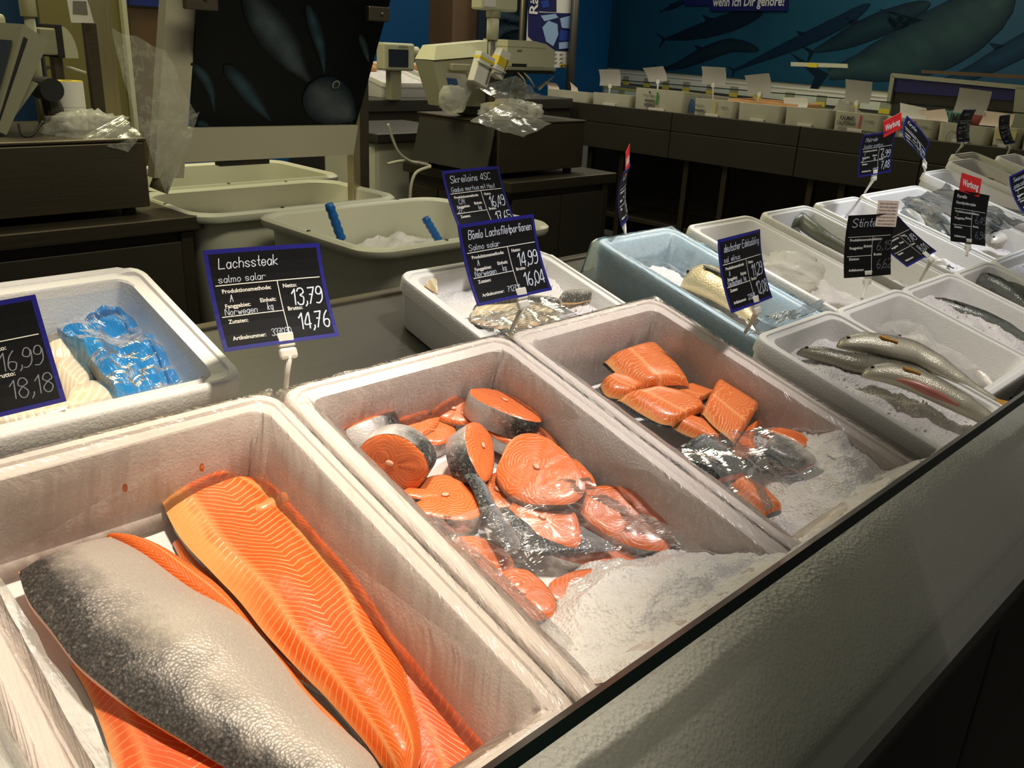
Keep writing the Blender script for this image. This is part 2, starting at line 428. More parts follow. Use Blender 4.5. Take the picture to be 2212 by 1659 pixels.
def pn(x, y, z, s=1.0): return mnoise.noise(V((x * s, y * s, z * s)))
def ridged(x, y, z, s=1.0, oc=3):
    t = 0; a = 1.0
    for i in range(oc):
        t += a * (1 - 2 * abs(pn(x, y, z, s))); a *= 0.5; s *= 2.1
    return t
def lerp(a, b, t): return a + (b - a) * t
def interp(pts, t):
    """piecewise Catmull-Rom through pts, t in 0..1"""
    n = len(pts) - 1; x = max(0.0, min(0.99999, t)) * n; i = int(x); f = x - i
    p0, p1, p2, p3 = (V(pts[max(0, i - 1)]), V(pts[i]), V(pts[i + 1]), V(pts[min(n, i + 2)]))
    return 0.5 * ((2 * p1) + (p2 - p0) * f + (2 * p0 - 5 * p1 + 4 * p2 - p3) * f * f + (3 * p1 - p0 - 3 * p2 + p3) * f ** 3)

def rrect(x0, x1, y0, y1, r, z, n=5):
    r = max(0.0005, min(r, (x1 - x0) / 2 - 1e-4, (y1 - y0) / 2 - 1e-4)); out = []
    for cx, cy, a in ((x1 - r, y1 - r, 0), (x0 + r, y1 - r, 90), (x0 + r, y0 + r, 180), (x1 - r, y0 + r, 270)):
        for k in range(n + 1):
            t = math.radians(a + 90.0 * k / n); out.append(V((cx + r * math.cos(t), cy + r * math.sin(t), z)))
    return out

TILT = math.radians(15.5)
def frame(x, y, z, yaw=0.0, tilt=TILT):
    return Matrix.Translation((x, y, z)) @ Matrix.Rotation(math.radians(yaw), 4, 'Z') @ Matrix.Rotation(tilt, 4, 'X')
UPN = V((0, -math.sin(TILT), math.cos(TILT)))

# ------------------------------------------------------------------ foam fish boxes
class Box: pass
def foam_box(label, x0, x1, y, z, l, h, hin=None, wall=0.028, mat='eps', group=None, yaw=0.0, tilt=TILT, r=0.03, name='foam_fish_box', chip=0.0, lip=True):
    """origin at the back-left rim corner; +x right, -y toward the customer, z up from the rim plane"""
    w = x1 - x0; hin = hin or h - 0.03
    F = frame(x0, y, z, yaw, tilt)
    def lp(ins, zz, rr): return rrect(ins, w - ins, -l + ins, -ins, rr, zz)
    L = [lp(0.016, -h, r), lp(0.014, -h + 0.004, r), lp(0.004, -0.03, r)]
    if lip: L += [lp(0.0, -0.028, r), lp(0.0, -0.005, r)]
    L += [lp(0.002, -0.001, r), lp(0.004, 0, r), lp(0.011, 0, r * 0.9), lp(0.012, -0.004, r * 0.9), lp(wall - 0.002, -0.004, r * 0.8), lp(wall, -0.007, r * 0.8),
          lp(wall + 0.010, -hin + 0.012, r * 0.8), lp(wall + 0.022, -hin, r * 0.7)]
    if chip > 0:
        for k in range(5, 10):
            for p in L[k]:
                q = pn(p.x * 35 + x0 * 9, p.y * 35, k * 0.3)
                if q > 0.12: p.z -= chip * (q - 0.12) * 3
    g = G(); g.loft(L)
    o = g.put(name, mat, M4=F); smooth_by_angle(o, 35)
    tag(o, label, 'box', group)
    b = Box(); b.o = o; b.F = F; b.w = w; b.l = l; b.h = h; b.hin = hin; b.wall = wall; b.r = r
    b.n = (F.to_3x3() @ V((0, 0, 1))).normalized()
    return b

def liner(b, label, mat='film', out=0.05, amp=0.006, nper=220, drop=0.0, name='plastic_liner', seed=0.0, depth=0.95, over=True):
    """thin bag lining the box: up the inner walls, over the rim and a little down outside"""
    wl = b.wall
    prof = []
    zb = -b.hin * depth
    for k in range(9):
        f = k / 8.0; prof.append((wl + 0.024 - 0.014 * f, lerp(zb, -0.012, f), 1.0 - abs(f - 0.5)))
    if over:
        prof += [(wl - 0.002, 0.001, 0.2), (wl * 0.5, 0.0045, 0.25), (0.003, 0.0045, 0.2), (-0.004, -0.008, 0.3), (-0.006, -out * 0.6, 0.6), (-0.007, -out, 0.8)]
    vs = []; uv = []; rows = len(prof)
    for i, (ins, z, a) in enumerate(prof):
        x0_, x1_, y0_, y1_ = ins, b.w - ins, -b.l + ins, -ins
        per = 2 * (x1_ - x0_) + 2 * (y1_ - y0_)
        for k in range(nper):
            s = per * k / nper
            W_, H_ = x1_ - x0_, y1_ - y0_
            if s < W_: p = V((x0_ + s, y1_, z)); nx = V((0, -1, 0))
            elif s < W_ + H_: p = V((x1_, y1_ - (s - W_), z)); nx = V((-1, 0, 0))
            elif s < 2 * W_ + H_: p = V((x1_ - (s - W_ - H_), y0_, z)); nx = V((0, 1, 0))
            else: p = V((x0_, y0_ + (s - 2 * W_ - H_), z)); nx = V((1, 0, 0))
            cxd = min(abs(p.x - x0_), abs(x1_ - p.x)); cyd = min(abs(p.y - y0_), abs(y1_ - p.y))
            c = math.exp(-(cxd + cyd) / 0.05)                       # slack folds in the corners
            q = ridged(s * 1.0, i * 0.10, seed, 22, 2) * 0.35 + pn(s, i * 0.22, seed + 5, 9)
            inner = 1.0 if i < 9 else 0.25
            p = p + nx * (amp * (0.75 + 0.6 * q) * a)
            p.z += 0.003 * pn(s, seed, i, 26) * (1 if i > 8 else 0.3)
            if i >= rows - 2 and over: p.z += 0.018 * pn(s, seed + 3, 1, 12)
            vs.append(p); uv.append((s * 1.0, i * 0.03))
    fs = []
    for i in range(rows - 1):
        for k in range(nper): fs.append((i * nper + k, i * nper + (k + 1) % nper, (i + 1) * nper + (k + 1) % nper, (i + 1) * nper + k))
    o = mk(name, vs, fs, mat, uvs=uv, smooth=True, M4=b.F)
    tag(o, label, 'plastic film')
    return o

def sheet(name, label, corners, mat, nu=46, nv=34, amp=0.02, scale=14.0, seed=0.0, n=V((0, 0, 1)), ragged=0.0, sag=0.0, fold=1.0, cat='plastic film', smooth=True):
    """crumpled sheet spanning four world corners c00, c10, c11, c01"""
    c = [V(p) for p in corners]; vs = []; uv = []; fs = []
    for j in range(nv + 1):
        for i in range(nu + 1):
            u, v = i / nu, j / nv
            uu = u + ragged * pn(v * 3, seed, 7) * (0.3 + abs(u - 0.5)); vv = v + ragged * pn(u * 3, seed, 3) * (0.3 + abs(v - 0.5))
            p = lerp(lerp(c[0], c[1], uu), lerp(c[3], c[2], uu), vv)
            q = fold * 0.5 * ridged(p.x + seed, p.y, p.z, scale * 0.5, 3) + pn(p.x, p.y + seed, p.z, scale) + 0.5 * pn(p.x, p.y, p.z + seed, scale * 2.3)
            p = p + n * (amp * q - sag * 4 * u * (1 - u) * 4 * v * (1 - v))
            vs.append(p); uv.append((u, v))
    for j in range(nv):
        for i in range(nu):
            a = j * (nu + 1) + i; fs.append((a, a + 1, a + nu + 2, a + nu + 1))
    o = mk(name, vs, fs, mat, uvs=uv, smooth=smooth)
    if label: tag(o, label, cat)
    return o

def blob(name, label, center, rad, mat, amp=0.3, scale=3.0, seed=0.0, nu=36, nv=20, cat='plastic bag', squash=0.0):
    """crumpled closed bag"""
    c = V(center); rad = V(rad); vs = []; uv = []; fs = []
    for j in range(nv + 1):
        for i in range(nu):
            t = 2 * math.pi * i / nu; f = math.pi * j / nv
            d = V((math.sin(f) * math.cos(t), math.sin(f) * math.sin(t), math.cos(f)))
            q = 1 + amp * (0.6 * pn(d.x + seed, d.y, d.z, scale) + 0.4 * (ridged(d.x, d.y + seed, d.z, scale * 1.4, 2) - 0.6))
            z = d.z * rad.z * q
            if squash and z < -rad.z * squash: z = -rad.z * squash
            vs.append(c + V((d.x * rad.x * q, d.y * rad.y * q, z))); uv.append((i / nu, j / nv))
    for j in range(nv):
        for i in range(nu): fs.append((j * nu + i, (j + 1) * nu + i, (j + 1) * nu + (i + 1) % nu, j * nu + (i + 1) % nu))
    o = mk(name, vs, fs, mat, uvs=uv, smooth=True)
    if label: tag(o, label, cat)
    return o

def ice_bed(label, b, x0, x1, y0, y1, zf, res=0.006, amp=0.006, seed=0.0, chips=120, name='crushed_ice', skirt=True):
    """heaped crushed ice inside box b (box coordinates), one countless mass"""
    nx = max(4, int((x1 - x0) / res)); ny = max(4, int((y1 - y0) / res)); vs = []; fs = []
    for j in range(ny + 1):
        for i in range(nx + 1):
            x = lerp(x0, x1, i / nx); y = lerp(y0, y1, j / ny)
            z = zf(x, y) + amp * (1.6 * pn(x + seed, y, 0, 22) + 0.6 * pn(x, y + seed, 3, 55) + 0.5 * abs(pn(x, y, seed, 120)) + 0.4 * pn(x, y, seed + 2, 230))
            vs.append(V((x, y, z)))
    for j in range(ny):
        for i in range(nx):
            a = j * (nx + 1) + i; fs.append((a, a + 1, a + nx + 2, a + nx + 1))
    g = G(); g.add(vs, fs)
    rnd = random.Random(int(seed * 100) + 3)
    nflat = len(g.f)
    for _ in range(chips // 2):
        x = rnd.uniform(x0 + 0.005, x1 - 0.005); y = rnd.uniform(y0 + 0.005, y1 - 0.005)
        s = rnd.uniform(0.001, 0.0026)
        z = zf(x, y) + s * 0.4 + amp * 0.3
        T = Matrix.Translation((x, y, z)) @ Matrix.Rotation(rnd.uniform(0, 6), 4, V((rnd.uniform(-1, 1), rnd.uniform(-1, 1), 0.3)).normalized())
        pts = [T @ V((sx * s * rnd.uniform(.5, 1.2), sy * s * rnd.uniform(.5, 1.2), sz * s * rnd.uniform(.4, 1))) for sx, sy, sz in ((-1, -1, -1), (1, -1, -1), (1, 1, -1), (-1, 1, -1), (-1, -1, 1), (1, -1, 1), (1, 1, 1), (-1, 1, 1))]
        g.hexa(pts[:4], pts[4:])
    o = g.put(name, 'ice', M4=b.F if hasattr(b, 'F') else b, smooth=True)
    for q in range(nflat, len(o.data.polygons)): o.data.polygons[q].use_smooth = False
    tag(o, label, 'ice', kind='stuff')
    return o

# ------------------------------------------------------------------ fillets and slabs from station pairs
def slab(name, label, st, p0, n, t, mat, cat, group=None, nu=40, nv=12, belly=0.35, wav=0.004, seed=0.0, side='skin', lift=None, edge_pow=2.6, ulen=None, flip=False, vshift=0.0):
    """st: list of ((pxL,pyL),(pxR,pyR)) along the piece, laid on the plane p0,n; t thickness.
       top surface = mat, lower shell = child part with skin"""
    Ls = [onplane(a[0], a[1], p0, n) for a, b in st]; Rs = [onplane(b[0], b[1], p0, n) for a, b in st]
    top = []; bot = []; uvt = []; length = 0.0; prev = None
    for i in range(nu + 1):
        f = i / nu
        l, r = interp(Ls, f), interp(Rs, f)
        mid = (l + r) / 2
        if prev is not None: length += (mid - prev).length
        prev = mid
        endf = min(1.0, min(f, 1 - f) * 9 + 0.25)
        lf = lift(f) if lift else 0.0
        for j in range(nv + 1):
            v = j / nv; e = 1 - abs(2 * v - 1) ** edge_pow
            p = lerp(l, r, v)
            hgt = t * (0.30 + 0.70 * e) * endf ** 0.5 + wav * pn(p.x, p.y + seed, p.z, 16)
            top.append(p + n * (hgt + lf)); bot.append(p + n * (lf + 0.0004 + 0.12 * t * (1 - e)))
            uvt.append((length, (1 - v if flip else v) + vshift))
    w = nv + 1
    vs = top; fs = []
    for i in range(nu):
        for j in range(nv):
            a = i * w + j; fs.append((a, a + 1, a + w + 1, a + w))
    c = sum(top, V()) / len(top)
    nrm = (top[1] - top[0]).cross(top[w] - top[0])
    if nrm.dot(n) < 0: fs = [tuple(reversed(q)) for q in fs]
    T = Matrix.Translation(c)
    o = mk(name, [p - c for p in top], fs, mat, uvs=uvt, smooth=True, M4=T)
    tag(o, label, cat, group)
    # shell: rim strip + underside
    ring_t = [j for j in range(w)] + [i * w + nv for i in range(1, nu + 1)] + [nu * w + j for j in range(nv - 1, -1, -1)] + [i * w for i in range(nu - 1, 0, -1)]
    k = len(ring_t)
    sv = [top[q] - c for q in ring_t] + [p - c for p in bot]; su = [uvt[q] for q in ring_t] + list(uvt)
    sf = [(a, (a + 1) % k, k + ring_t[(a + 1) % k], k + ring_t[a]) for a in range(k)]
    for i in range(nu):
        for j in range(nv):
            a = k + i * w + j; sf.append((a, a + w, a + w + 1, a + 1))
    mk('skin_side' if side.startswith('skin') else 'cut_side', sv, sf, side, parent=o, uvs=su, smooth=False)
    return o

# ------------------------------------------------------------------ salmon steak
def steak_outline(n=40, seed=0.0, notch=True):
    pts = []
    for k in range(n):
        t = 2 * math.pi * k / n
        x = math.cos(t); y = math.sin(t)
        r = 1.0 + 0.06 * math.cos(3 * t + seed) + 0.05 * pn(x + seed, y, 0, 1.5)
        px_, py_ = x * r, y * r * (0.86 - 0.16 * x)
        if notch:                                                     # belly cavity between the two flaps
            d = abs(t - 2 * math.pi if t > math.pi else t)
            if d < 0.42: px_ -= 0.62 * (1 - d / 0.42) ** 1.1
        pts.append((px_, py_))
    return pts

def steak(label, A, B, b, h, width, tilt, thick=0.03, flipn=False, seed=0.0, notch=True, mat='flesh_ring', skin_mat='skin_steak', flip=False):
    """A, B: photo pixels of the two ends of the cut face; h height above the box floor; tilt leans the face (deg) about the long axis"""
    p0 = b.F @ V((b.w / 2, -b.l / 2, -b.hin + h)); n0 = b.n
    a, c = onplane(A[0], A[1], p0, n0), onplane(B[0], B[1], p0, n0)
    if flip: a, c = c, a
    X = (c - a).normalized(); half = (c - a).length / 2; mid = (a + c) / 2
    Nn = Matrix.Rotation(math.radians(tilt), 3, X) @ n0
    Y = Nn.cross(X).normalized()
    T = Matrix((X, Y, Nn)).transposed().to_4x4(); T.translation = mid
    ol = steak_outline(seed=seed, notch=notch); k = len(ol); wy = width / 2
    # face: rings toward the centre so the top can swell
    vs = []; uv = []; fs = []
    rings = (1.0, 0.93, 0.75, 0.45, 0.15)
    for s in rings:
        for (x, y) in ol:
            z = 0.0028 * (1 - s ** 6) + 0.0012 * pn(x * 3 + seed, y * 3, s) - (0.0012 if s > 0.99 else 0)
            vs.append(V((x * half * s, y * wy * s, z))); uv.append((x * half * s, y * wy * s))
    for i in range(len(rings) - 1):
        for q in range(k): fs.append((i * k + q, i * k + (q + 1) % k, (i + 1) * k + (q + 1) % k, (i + 1) * k + q))
    fs.append(tuple((len(rings) - 1) * k + q for q in range(k)))
    # lower face
    m = len(vs)
    for (x, y) in ol: vs.append(V((x * half * 0.98, y * wy * 0.98, -thick))); uv.append((x * half, y * wy))
    fs.append(tuple(m + q for q in range(k - 1, -1, -1)))
    o = mk('salmon_steak', vs, fs, mat, uvs=uv, smooth=True, M4=T)
    tag(o, label, 'salmon steak', 'salmon steaks in the film-lined foam box')
    sv = []; su = []; sf = []
    for i, (z, s) in enumerate(((-0.001, 1.002), (-0.002, 1.010), (-thick * 0.5, 1.022), (-thick + 0.002, 1.012), (-thick, 0.985))):
        for q, (x, y) in enumerate(ol):
            sv.append(V((x * half * s, y * wy * s, z))); f = abs(q / k * 2 - 1); su.append((q / k, 1 - f))
    for i in range(4):
        for q in range(k):
            d = abs(ol[q][0] - 0.5) + abs(ol[q][1])
            sf.append((i * k + q, (i + 1) * k + q, (i + 1) * k + (q + 1) % k, i * k + (q + 1) % k))
    mk('skin', sv, sf, skin_mat, parent=o, uvs=su, smooth=True)
    g = G(); g.loft([[V((-0.12 * half + 0.006 * math.cos(t) * s, 0.004 * math.sin(t) * s, z)) for t in [2 * math.pi * q / 10 for q in range(10)]] for s, z in ((1, 0.0035), (0.8, 0.0052), (0.3, 0.0056))])
    g.put('bone', 'white_bone', parent=o, smooth=True)
    return o

# ------------------------------------------------------------------ whole fish
PROF = [(0.0, 0.10), (0.03, 0.30), (0.08, 0.55), (0.16, 0.80), (0.28, 0.97), (0.40, 1.0), (0.55, 0.90), (0.70, 0.66), (0.82, 0.42), (0.92, 0.24), (1.0, 0.18)]
def prof(t, P=PROF):
    for (a, x), (b_, y) in zip(P, P[1:]):
        if t <= b_: f = (t - a) / (b_ - a); f = f * f * (3 - 2 * f) * 0.5 + f * 0.5; return x + (y - x) * f
    return P[-1][1]
def fish(label, spine, n, hgt, thk, mat, group=None, fins='fin', P=PROF, tail=True, eye=True, side=1, nseg=34, name='whole_fish', cut=False, dorsal=True, cat='fish', pect=True):
    """spine: world points head -> tail lying on a surface with normal n; the fish lies on its flank"""
    sp = [interp(spine, i / nseg) for i in range(nseg + 1)]; vs = []; uv = []; K = 18
    c = sp[nseg // 2].copy()
    ws = []
    for i, p in enumerate(sp):
        d = (sp[min(i + 1, nseg)] - sp[max(i - 1, 0)]).normalized(); w = n.cross(d).normalized() * side; ws.append((d, w))
        f = prof(i / nseg, P)
        for k in range(K):
            t = 2 * math.pi * k / K; a = hgt / 2 * f; b_ = thk / 2 * f ** 0.8
            q = p + w * math.cos(t) * a + n * (math.sin(t) * b_ + thk * 0.5 * f ** 0.8)
            vs.append(q - c); uv.append((i / nseg, 0.5 - 0.5 * math.cos(t)))
    fs = []
    for i in range(nseg):
        for k in range(K): fs.append((i * K + k, (i + 1) * K + k, (i + 1) * K + (k + 1) % K, i * K + (k + 1) % K))
    fs.append(tuple(range(K))); fs.append(tuple(nseg * K + k for k in range(K - 1, -1, -1)))
    o = mk(name, vs, fs, mat, uvs=uv, smooth=True, M4=Matrix.Translation(c)); tag(o, label, cat, group)
    def blade(nm, outline, at_i, mt, th=0.0015, lift=0.0):
        d, w = ws[at_i]; base = sp[at_i] + n * (thk * 0.5 * prof(at_i / nseg, P) ** 0.8 + lift)
        up = [base + d * x + w * y + n * (th + (abs(y) * 0.08)) - c for x, y in outline]; lo = [p - n * th * 2 for p in up]; k = len(up)
        mk(nm, up + lo, [tuple(range(k)), tuple(range(2 * k - 1, k - 1, -1))] + [(i, k + i, k + (i + 1) % k, (i + 1) % k) for i in range(k)], mt, parent=o)
    if tail:
        s = hgt
        blade('tail_fin', [(-0.02, -s * 0.10), (0.10 * s, -s * .16), (0.60 * s, -s * .46), (0.66 * s, -s * .40), (0.50 * s, 0), (0.66 * s, s * .40), (0.60 * s, s * .46), (0.10 * s, s * .16), (-0.02, s * 0.10)], nseg, fins)
    if dorsal:
        a = hgt * 0.46
        blade('dorsal_fin', [(-0.22 * hgt, a * 0.9), (-0.05 * hgt, a + hgt * .22), (0.2 * hgt, a + hgt * .12), (0.3 * hgt, a * 0.9)], int(nseg * .45), fins)
        blade('anal_fin', [(-0.1 * hgt, -a * 0.55), (0.08 * hgt, -a * .55 - hgt * .2), (0.25 * hgt, -a * 0.5)], int(nseg * .72), fins)
    if pect:
        i = int(nseg * .22); f = prof(i / nseg, P)
        blade('pectoral_fin', [(0, -hgt * .10), (hgt * .12, -hgt * .02), (hgt * .52, -hgt * .16), (hgt * .48, -hgt * .26), (hgt * .08, -hgt * .2)], i, fins, lift=thk * 0.55 * f ** .8)
    if eye:
        i = max(2, int(nseg * .075)); d, w = ws[i]; f = prof(i / nseg, P)
        e = sp[i] + w * hgt * 0.10 * f + n * (thk * 0.98 * f ** 0.8) - c
        g = G(); r = max(0.0035, hgt * 0.055)
        g.loft([[e + (d * math.cos(t) + w * math.sin(t)) * r * s + n * z * r for t in [2 * math.pi * q / 12 for q in range(12)]] for s, z in ((1.0, -0.6), (1.0, 0.1), (0.75, 0.45), (0.3, 0.6))])
        g.put('eye', 'eye', parent=o, smooth=True)
    if cut:
        d0 = []
        pts = []
        for i in range(int(nseg * .2), int(nseg * .62)):
            d, w = ws[i]; f = prof(i / nseg, P); pts.append(sp[i] - w * hgt * 0.49 * f + n * thk * 0.62 * f ** .8 - c)
        g = G(); g.tube(pts, [0.002 + 0.006 * math.sin(math.pi * k / (len(pts) - 1)) for k in range(len(pts))], 6)
        g.put('cut_belly', 'gut_pink', parent=o, smooth=True)
    return o

# ================================================================== the setting
def plane_obj(name, pts, mat, kind='structure', th=0.02, nrm=None):
    """thin slab whose visible face is the polygon pts"""
    pts = [V(p) for p in pts]; n_ = (pts[1] - pts[0]).cross(pts[2] - pts[0]).normalized() if nrm is None else V(nrm)
    k = len(pts)
    o = mk(name, pts + [p - n_ * th for p in pts], [tuple(range(k)), tuple(range(2 * k - 1, k - 1, -1))] + [(i, k + i, k + (i + 1) % k, (i + 1) % k) for i in range(k)], mat)
    tag(o, kind=kind); return o

FL = G().box((-6, -4, -0.05), (14, 14, 0.0)).put('floor', 'floor'); tag(FL, kind='structure')

# ---- display counter: sloped steel deck, dark base, front glass
def deck_z(y): return 0.939 + (y - 1.318) * math.tan(TILT)
ctr = empty('fish_counter', (1.9, 0.9, 0))
tag(ctr, 'long sloped steel fish counter with a glass front and dark base', 'counter')
IM = Matrix.Translation((-1.9, -0.9, 0))
def cput(g, name, mat, smooth=False):
    g.v = [IM @ p for p in g.v]; return g.put(name, mat, parent=ctr, smooth=smooth)
g = G(); X0, X1 = -1.2, 4.80
g.hexa([V((X0, .40, deck_z(.40) - .03)), V((X1, .40, deck_z(.40) - .03)), V((X1, 1.40, deck_z(1.40) - .03)), V((X0, 1.40, deck_z(1.40) - .03))],
       [V((X0, .40, deck_z(.40))), V((X1, .40, deck_z(.40))), V((X1, 1.40, deck_z(1.40))), V((X0, 1.40, deck_z(1.40)))])
cput(g, 'steel_deck', 'steel')
g = G(); g.box((X0, 1.395, .60), (X1, 1.425, deck_z(1.40) + .004), .004); cput(g, 'back_apron', 'steel_dark')
for k in range(5):
    a = X0 + k * (X1 - X0) / 5
    g = G(); g.box((a + .004, .222, .06), (a + (X1 - X0) / 5 - .004, .245, .788), .006); cput(g, 'base_panel', 'black')
g = G(); g.box((X0, .204, .790), (X1, .250, .822), .006); cput(g, 'glass_channel', 'black')
g = G(); g.box((X0, .26, .0), (X1, 1.36, .06)); cput(g, 'plinth', 'black')
for xx in (X0 + .02, X1 - .02):
    g = G(); g.hexa([V((xx - .02, .25, .06)), V((xx + .02, .25, .06)), V((xx + .02, 1.395, .06)), V((xx - .02, 1.395, .06))],
                    [V((xx - .02, .25, deck_z(.25) - .03)), V((xx + .02, .25, deck_z(.25) - .03)), V((xx + .02, 1.395, deck_z(1.395) - .03)), V((xx - .02, 1.395, deck_z(1.395) - .03))])
    cput(g, 'end_panel', 'dark_cabinet')
GA, GB_ = V((0, .215, .820)), V((0, .330, .970)); gn = V((0, -.794, .608))          # the pane leans out toward the aisle
def gbar(a, b, th, nm, mat):
    h_ = gn * th / 2
    g = G(); g.hexa([V((X0, 0, 0)) + a - h_, V((X1, 0, 0)) + a - h_, V((X1, 0, 0)) + a + h_, V((X0, 0, 0)) + a + h_], [V((X0, 0, 0)) + b - h_, V((X1, 0, 0)) + b - h_, V((X1, 0, 0)) + b + h_, V((X0, 0, 0)) + b + h_])
    return cput(g, nm, mat)
gbar(GA, GB_, .008, 'glass_pane', 'glass')
gbar(GB_, GB_ + (GB_ - GA).normalized() * .010, .016, 'glass_edge', 'glass_edge')
g = G(); g.box((X0, .250, .70), (X1, .40, .712)); cput(g, 'ice_tray', 'tub')

# crushed ice banked behind the glass
vs = []; fs = []
profz = [(.252, .715), (.252, .76), (.252, .800), (.258, .824), (.272, .842), (.288, .860), (.304, .876), (.320, .888), (.338, .902), (.356, .908), (.374, .906), (.394, .900)]
xs = [X0 + .05 + k * .010 for k in range(int((X1 - X0 - .1) / .010))]
for x in xs:
    for j, (y, z) in enumerate(profz):
        d = 0.010 * pn(x, z, 0, 14) + 0.004 * pn(x, z, 4, 60)
        lowx = -0.012 if x > 1.36 else 0.0
        vs.append(V((x, y + d * 0.3, z + (d * 0.7 + lowx if j >= 3 else 0))))
m = len(profz)
for i in range(len(xs) - 1):
    for j in range(m - 1): fs.append((i * m + j, (i + 1) * m + j, (i + 1) * m + j + 1, i * m + j + 1))
o = mk('crushed_ice', vs, fs, 'ice', smooth=True)
tag(o, 'bank of crushed ice pressed against the inside of the front glass', 'ice', kind='stuff')

# ================================================================== boxes of the front row
GB = None
B0 = foam_box('white foam box with film, left neighbour of the salmon fillet box', -.30, .108, .936, 1.030, .57, .18, .122)
B1 = foam_box('white foam box lined with film holding whole salmon fillets', .116, .524, .936, 1.029, .57, .18, .124, chip=.004)
B2 = foam_box('white foam box lined with film full of salmon steaks', .530, .930, .936, 1.026, .57, .18, .122, chip=.004)
B3 = foam_box('white foam box lined with film holding salmon fillet portions', .945, 1.338, .947, 1.018, .57, .18, .122, chip=.004)
B4 = foam_box('white foam box with three char on ice', 1.385, 1.688, .757, .982, .395, .17, .10, wall=.026)
B5 = foam_box('short white foam box with pale fish wrapped in milky film', 1.692, 2.012, .757, .977, .335, .17, .115, wall=.024)
B6 = foam_box('white foam box with a long dark fish half buried in ice', 2.016, 2.322, .757, .971, .395, .17, .09, wall=.022)
B7 = foam_box('white foam box with dark glossy fish beside the half buried one', 2.338, 2.60, .757, .964, .395, .165, .10, wall=.022)
B8 = foam_box('white foam box with ice at the end of the front row', 2.615, 2.93, .757, .960, .395, .16, .09, wall=.022)

liner(B0, 'clear film draped over the edge of the left neighbour box', 'film_milky', seed=9.0, out=.06)
liner(B1, 'clear film lining the salmon fillet box and folded over its rim', 'film_pink', seed=1.0, out=.05, amp=.007)
liner(B2, 'clear film lining the salmon steak box and folded over its rim', 'film_pink', seed=2.0, out=.05, amp=.007)
liner(B3, 'clear film lining the salmon portion box and folded over its rim', 'film_pink', seed=3.0, out=.05, amp=.007)

# ---- salmon fillets in the first box
def bp(b, h): return b.F @ V((b.w / 2, -b.l / 2, -b.hin + h))
FG = 'salmon fillets in the film-lined foam box'
slab('salmon_fillet', 'orange salmon fillet underneath, showing along the right wall of its box', [((770, 1240), (822, 1262)), ((790, 1310), (868, 1330)), ((800, 1390), (895, 1420)), ((810, 1470), (950, 1500)), ((830, 1550), (1022, 1562)), ((850, 1620), (1080, 1622)), ((880, 1690), (1088, 1668)), ((930, 1740), (1060, 1720))],
     bp(B1, .003), B1.n, .022, 'flesh_dark', 'salmon fillet', FG, seed=3.0, flip=True)
slab('salmon_fillet', 'salmon fillet mostly hidden below, its pale edge beside the skin-up fillet', [((372, 1178), (392, 1172)), ((392, 1215), (470, 1235)), ((430, 1270), (540, 1310)), ((520, 1360), (640, 1420)), ((600, 1450), (720, 1520))],
     bp(B1, .002), B1.n, .014, 'flesh', 'salmon fillet', FG, seed=5.0)
slab('salmon_fillet', 'orange salmon fillet lying under the silver one, chevrons in the lower corner', [((150, 1440), (330, 1430)), ((185, 1500), (430, 1500)), ((212, 1560), (520, 1570)), ((235, 1630), (590, 1640)), ((250, 1700), (650, 1710)), ((300, 1790), (680, 1780))],
     bp(B1, .004), B1.n, .020, 'flesh_dark', 'salmon fillet', FG, seed=8.0)
slab('salmon_fillet', 'large orange salmon fillet lying flesh side up with white chevrons', [((356, 1029), (396, 1024)), ((345, 1056), (505, 1048)), ((350, 1098), (610, 1066)), ((374, 1150), (688, 1112)), ((414, 1206), (738, 1178)), ((470, 1264), (786, 1234)), ((530, 1328), (820, 1290)), ((586, 1398), (838, 1362)), ((650, 1464), (864, 1432)), ((716, 1534), (886, 1512)), ((776, 1606), (903, 1592)), ((822, 1668), (905, 1655)), ((858, 1712), (882, 1708))],
     bp(B1, .016), B1.n, .030, 'flesh_big', 'salmon fillet', FG, nu=60, nv=20, seed=1.0)
slab('salmon_fillet', 'orange salmon fillet whose chevroned edge shows beside the silver fillet', [((228, 1168), (246, 1163)), ((290, 1215), (350, 1196)), ((380, 1290), (432, 1244)), ((460, 1350), (492, 1296)), ((530, 1420), (552, 1372)), ((590, 1480), (612, 1444)), ((650, 1550), (672, 1518)), ((715, 1620), (742, 1590)), ((780, 1690), (810, 1662))],
     bp(B1, .016), B1.n, .020, 'flesh', 'salmon fillet', FG, seed=2.0, vshift=.1)
slab('salmon_fillet', 'silver salmon fillet lying skin side up with a dark back edge', [((40, 1240), (238, 1164)), ((62, 1310), (318, 1212)), ((112, 1376), (408, 1276)), ((172, 1452), (515, 1338)), ((252, 1518), (566, 1388)), ((332, 1572), (622, 1458)), ((412, 1620), (690, 1532)), ((492, 1668), (758, 1602)), ((574, 1718), (806, 1652)), ((650, 1770), (840, 1720))],
     bp(B1, .030), B1.n, .024, 'skin', 'salmon fillet', FG, nu=60, nv=20, seed=4.0, side='flesh')
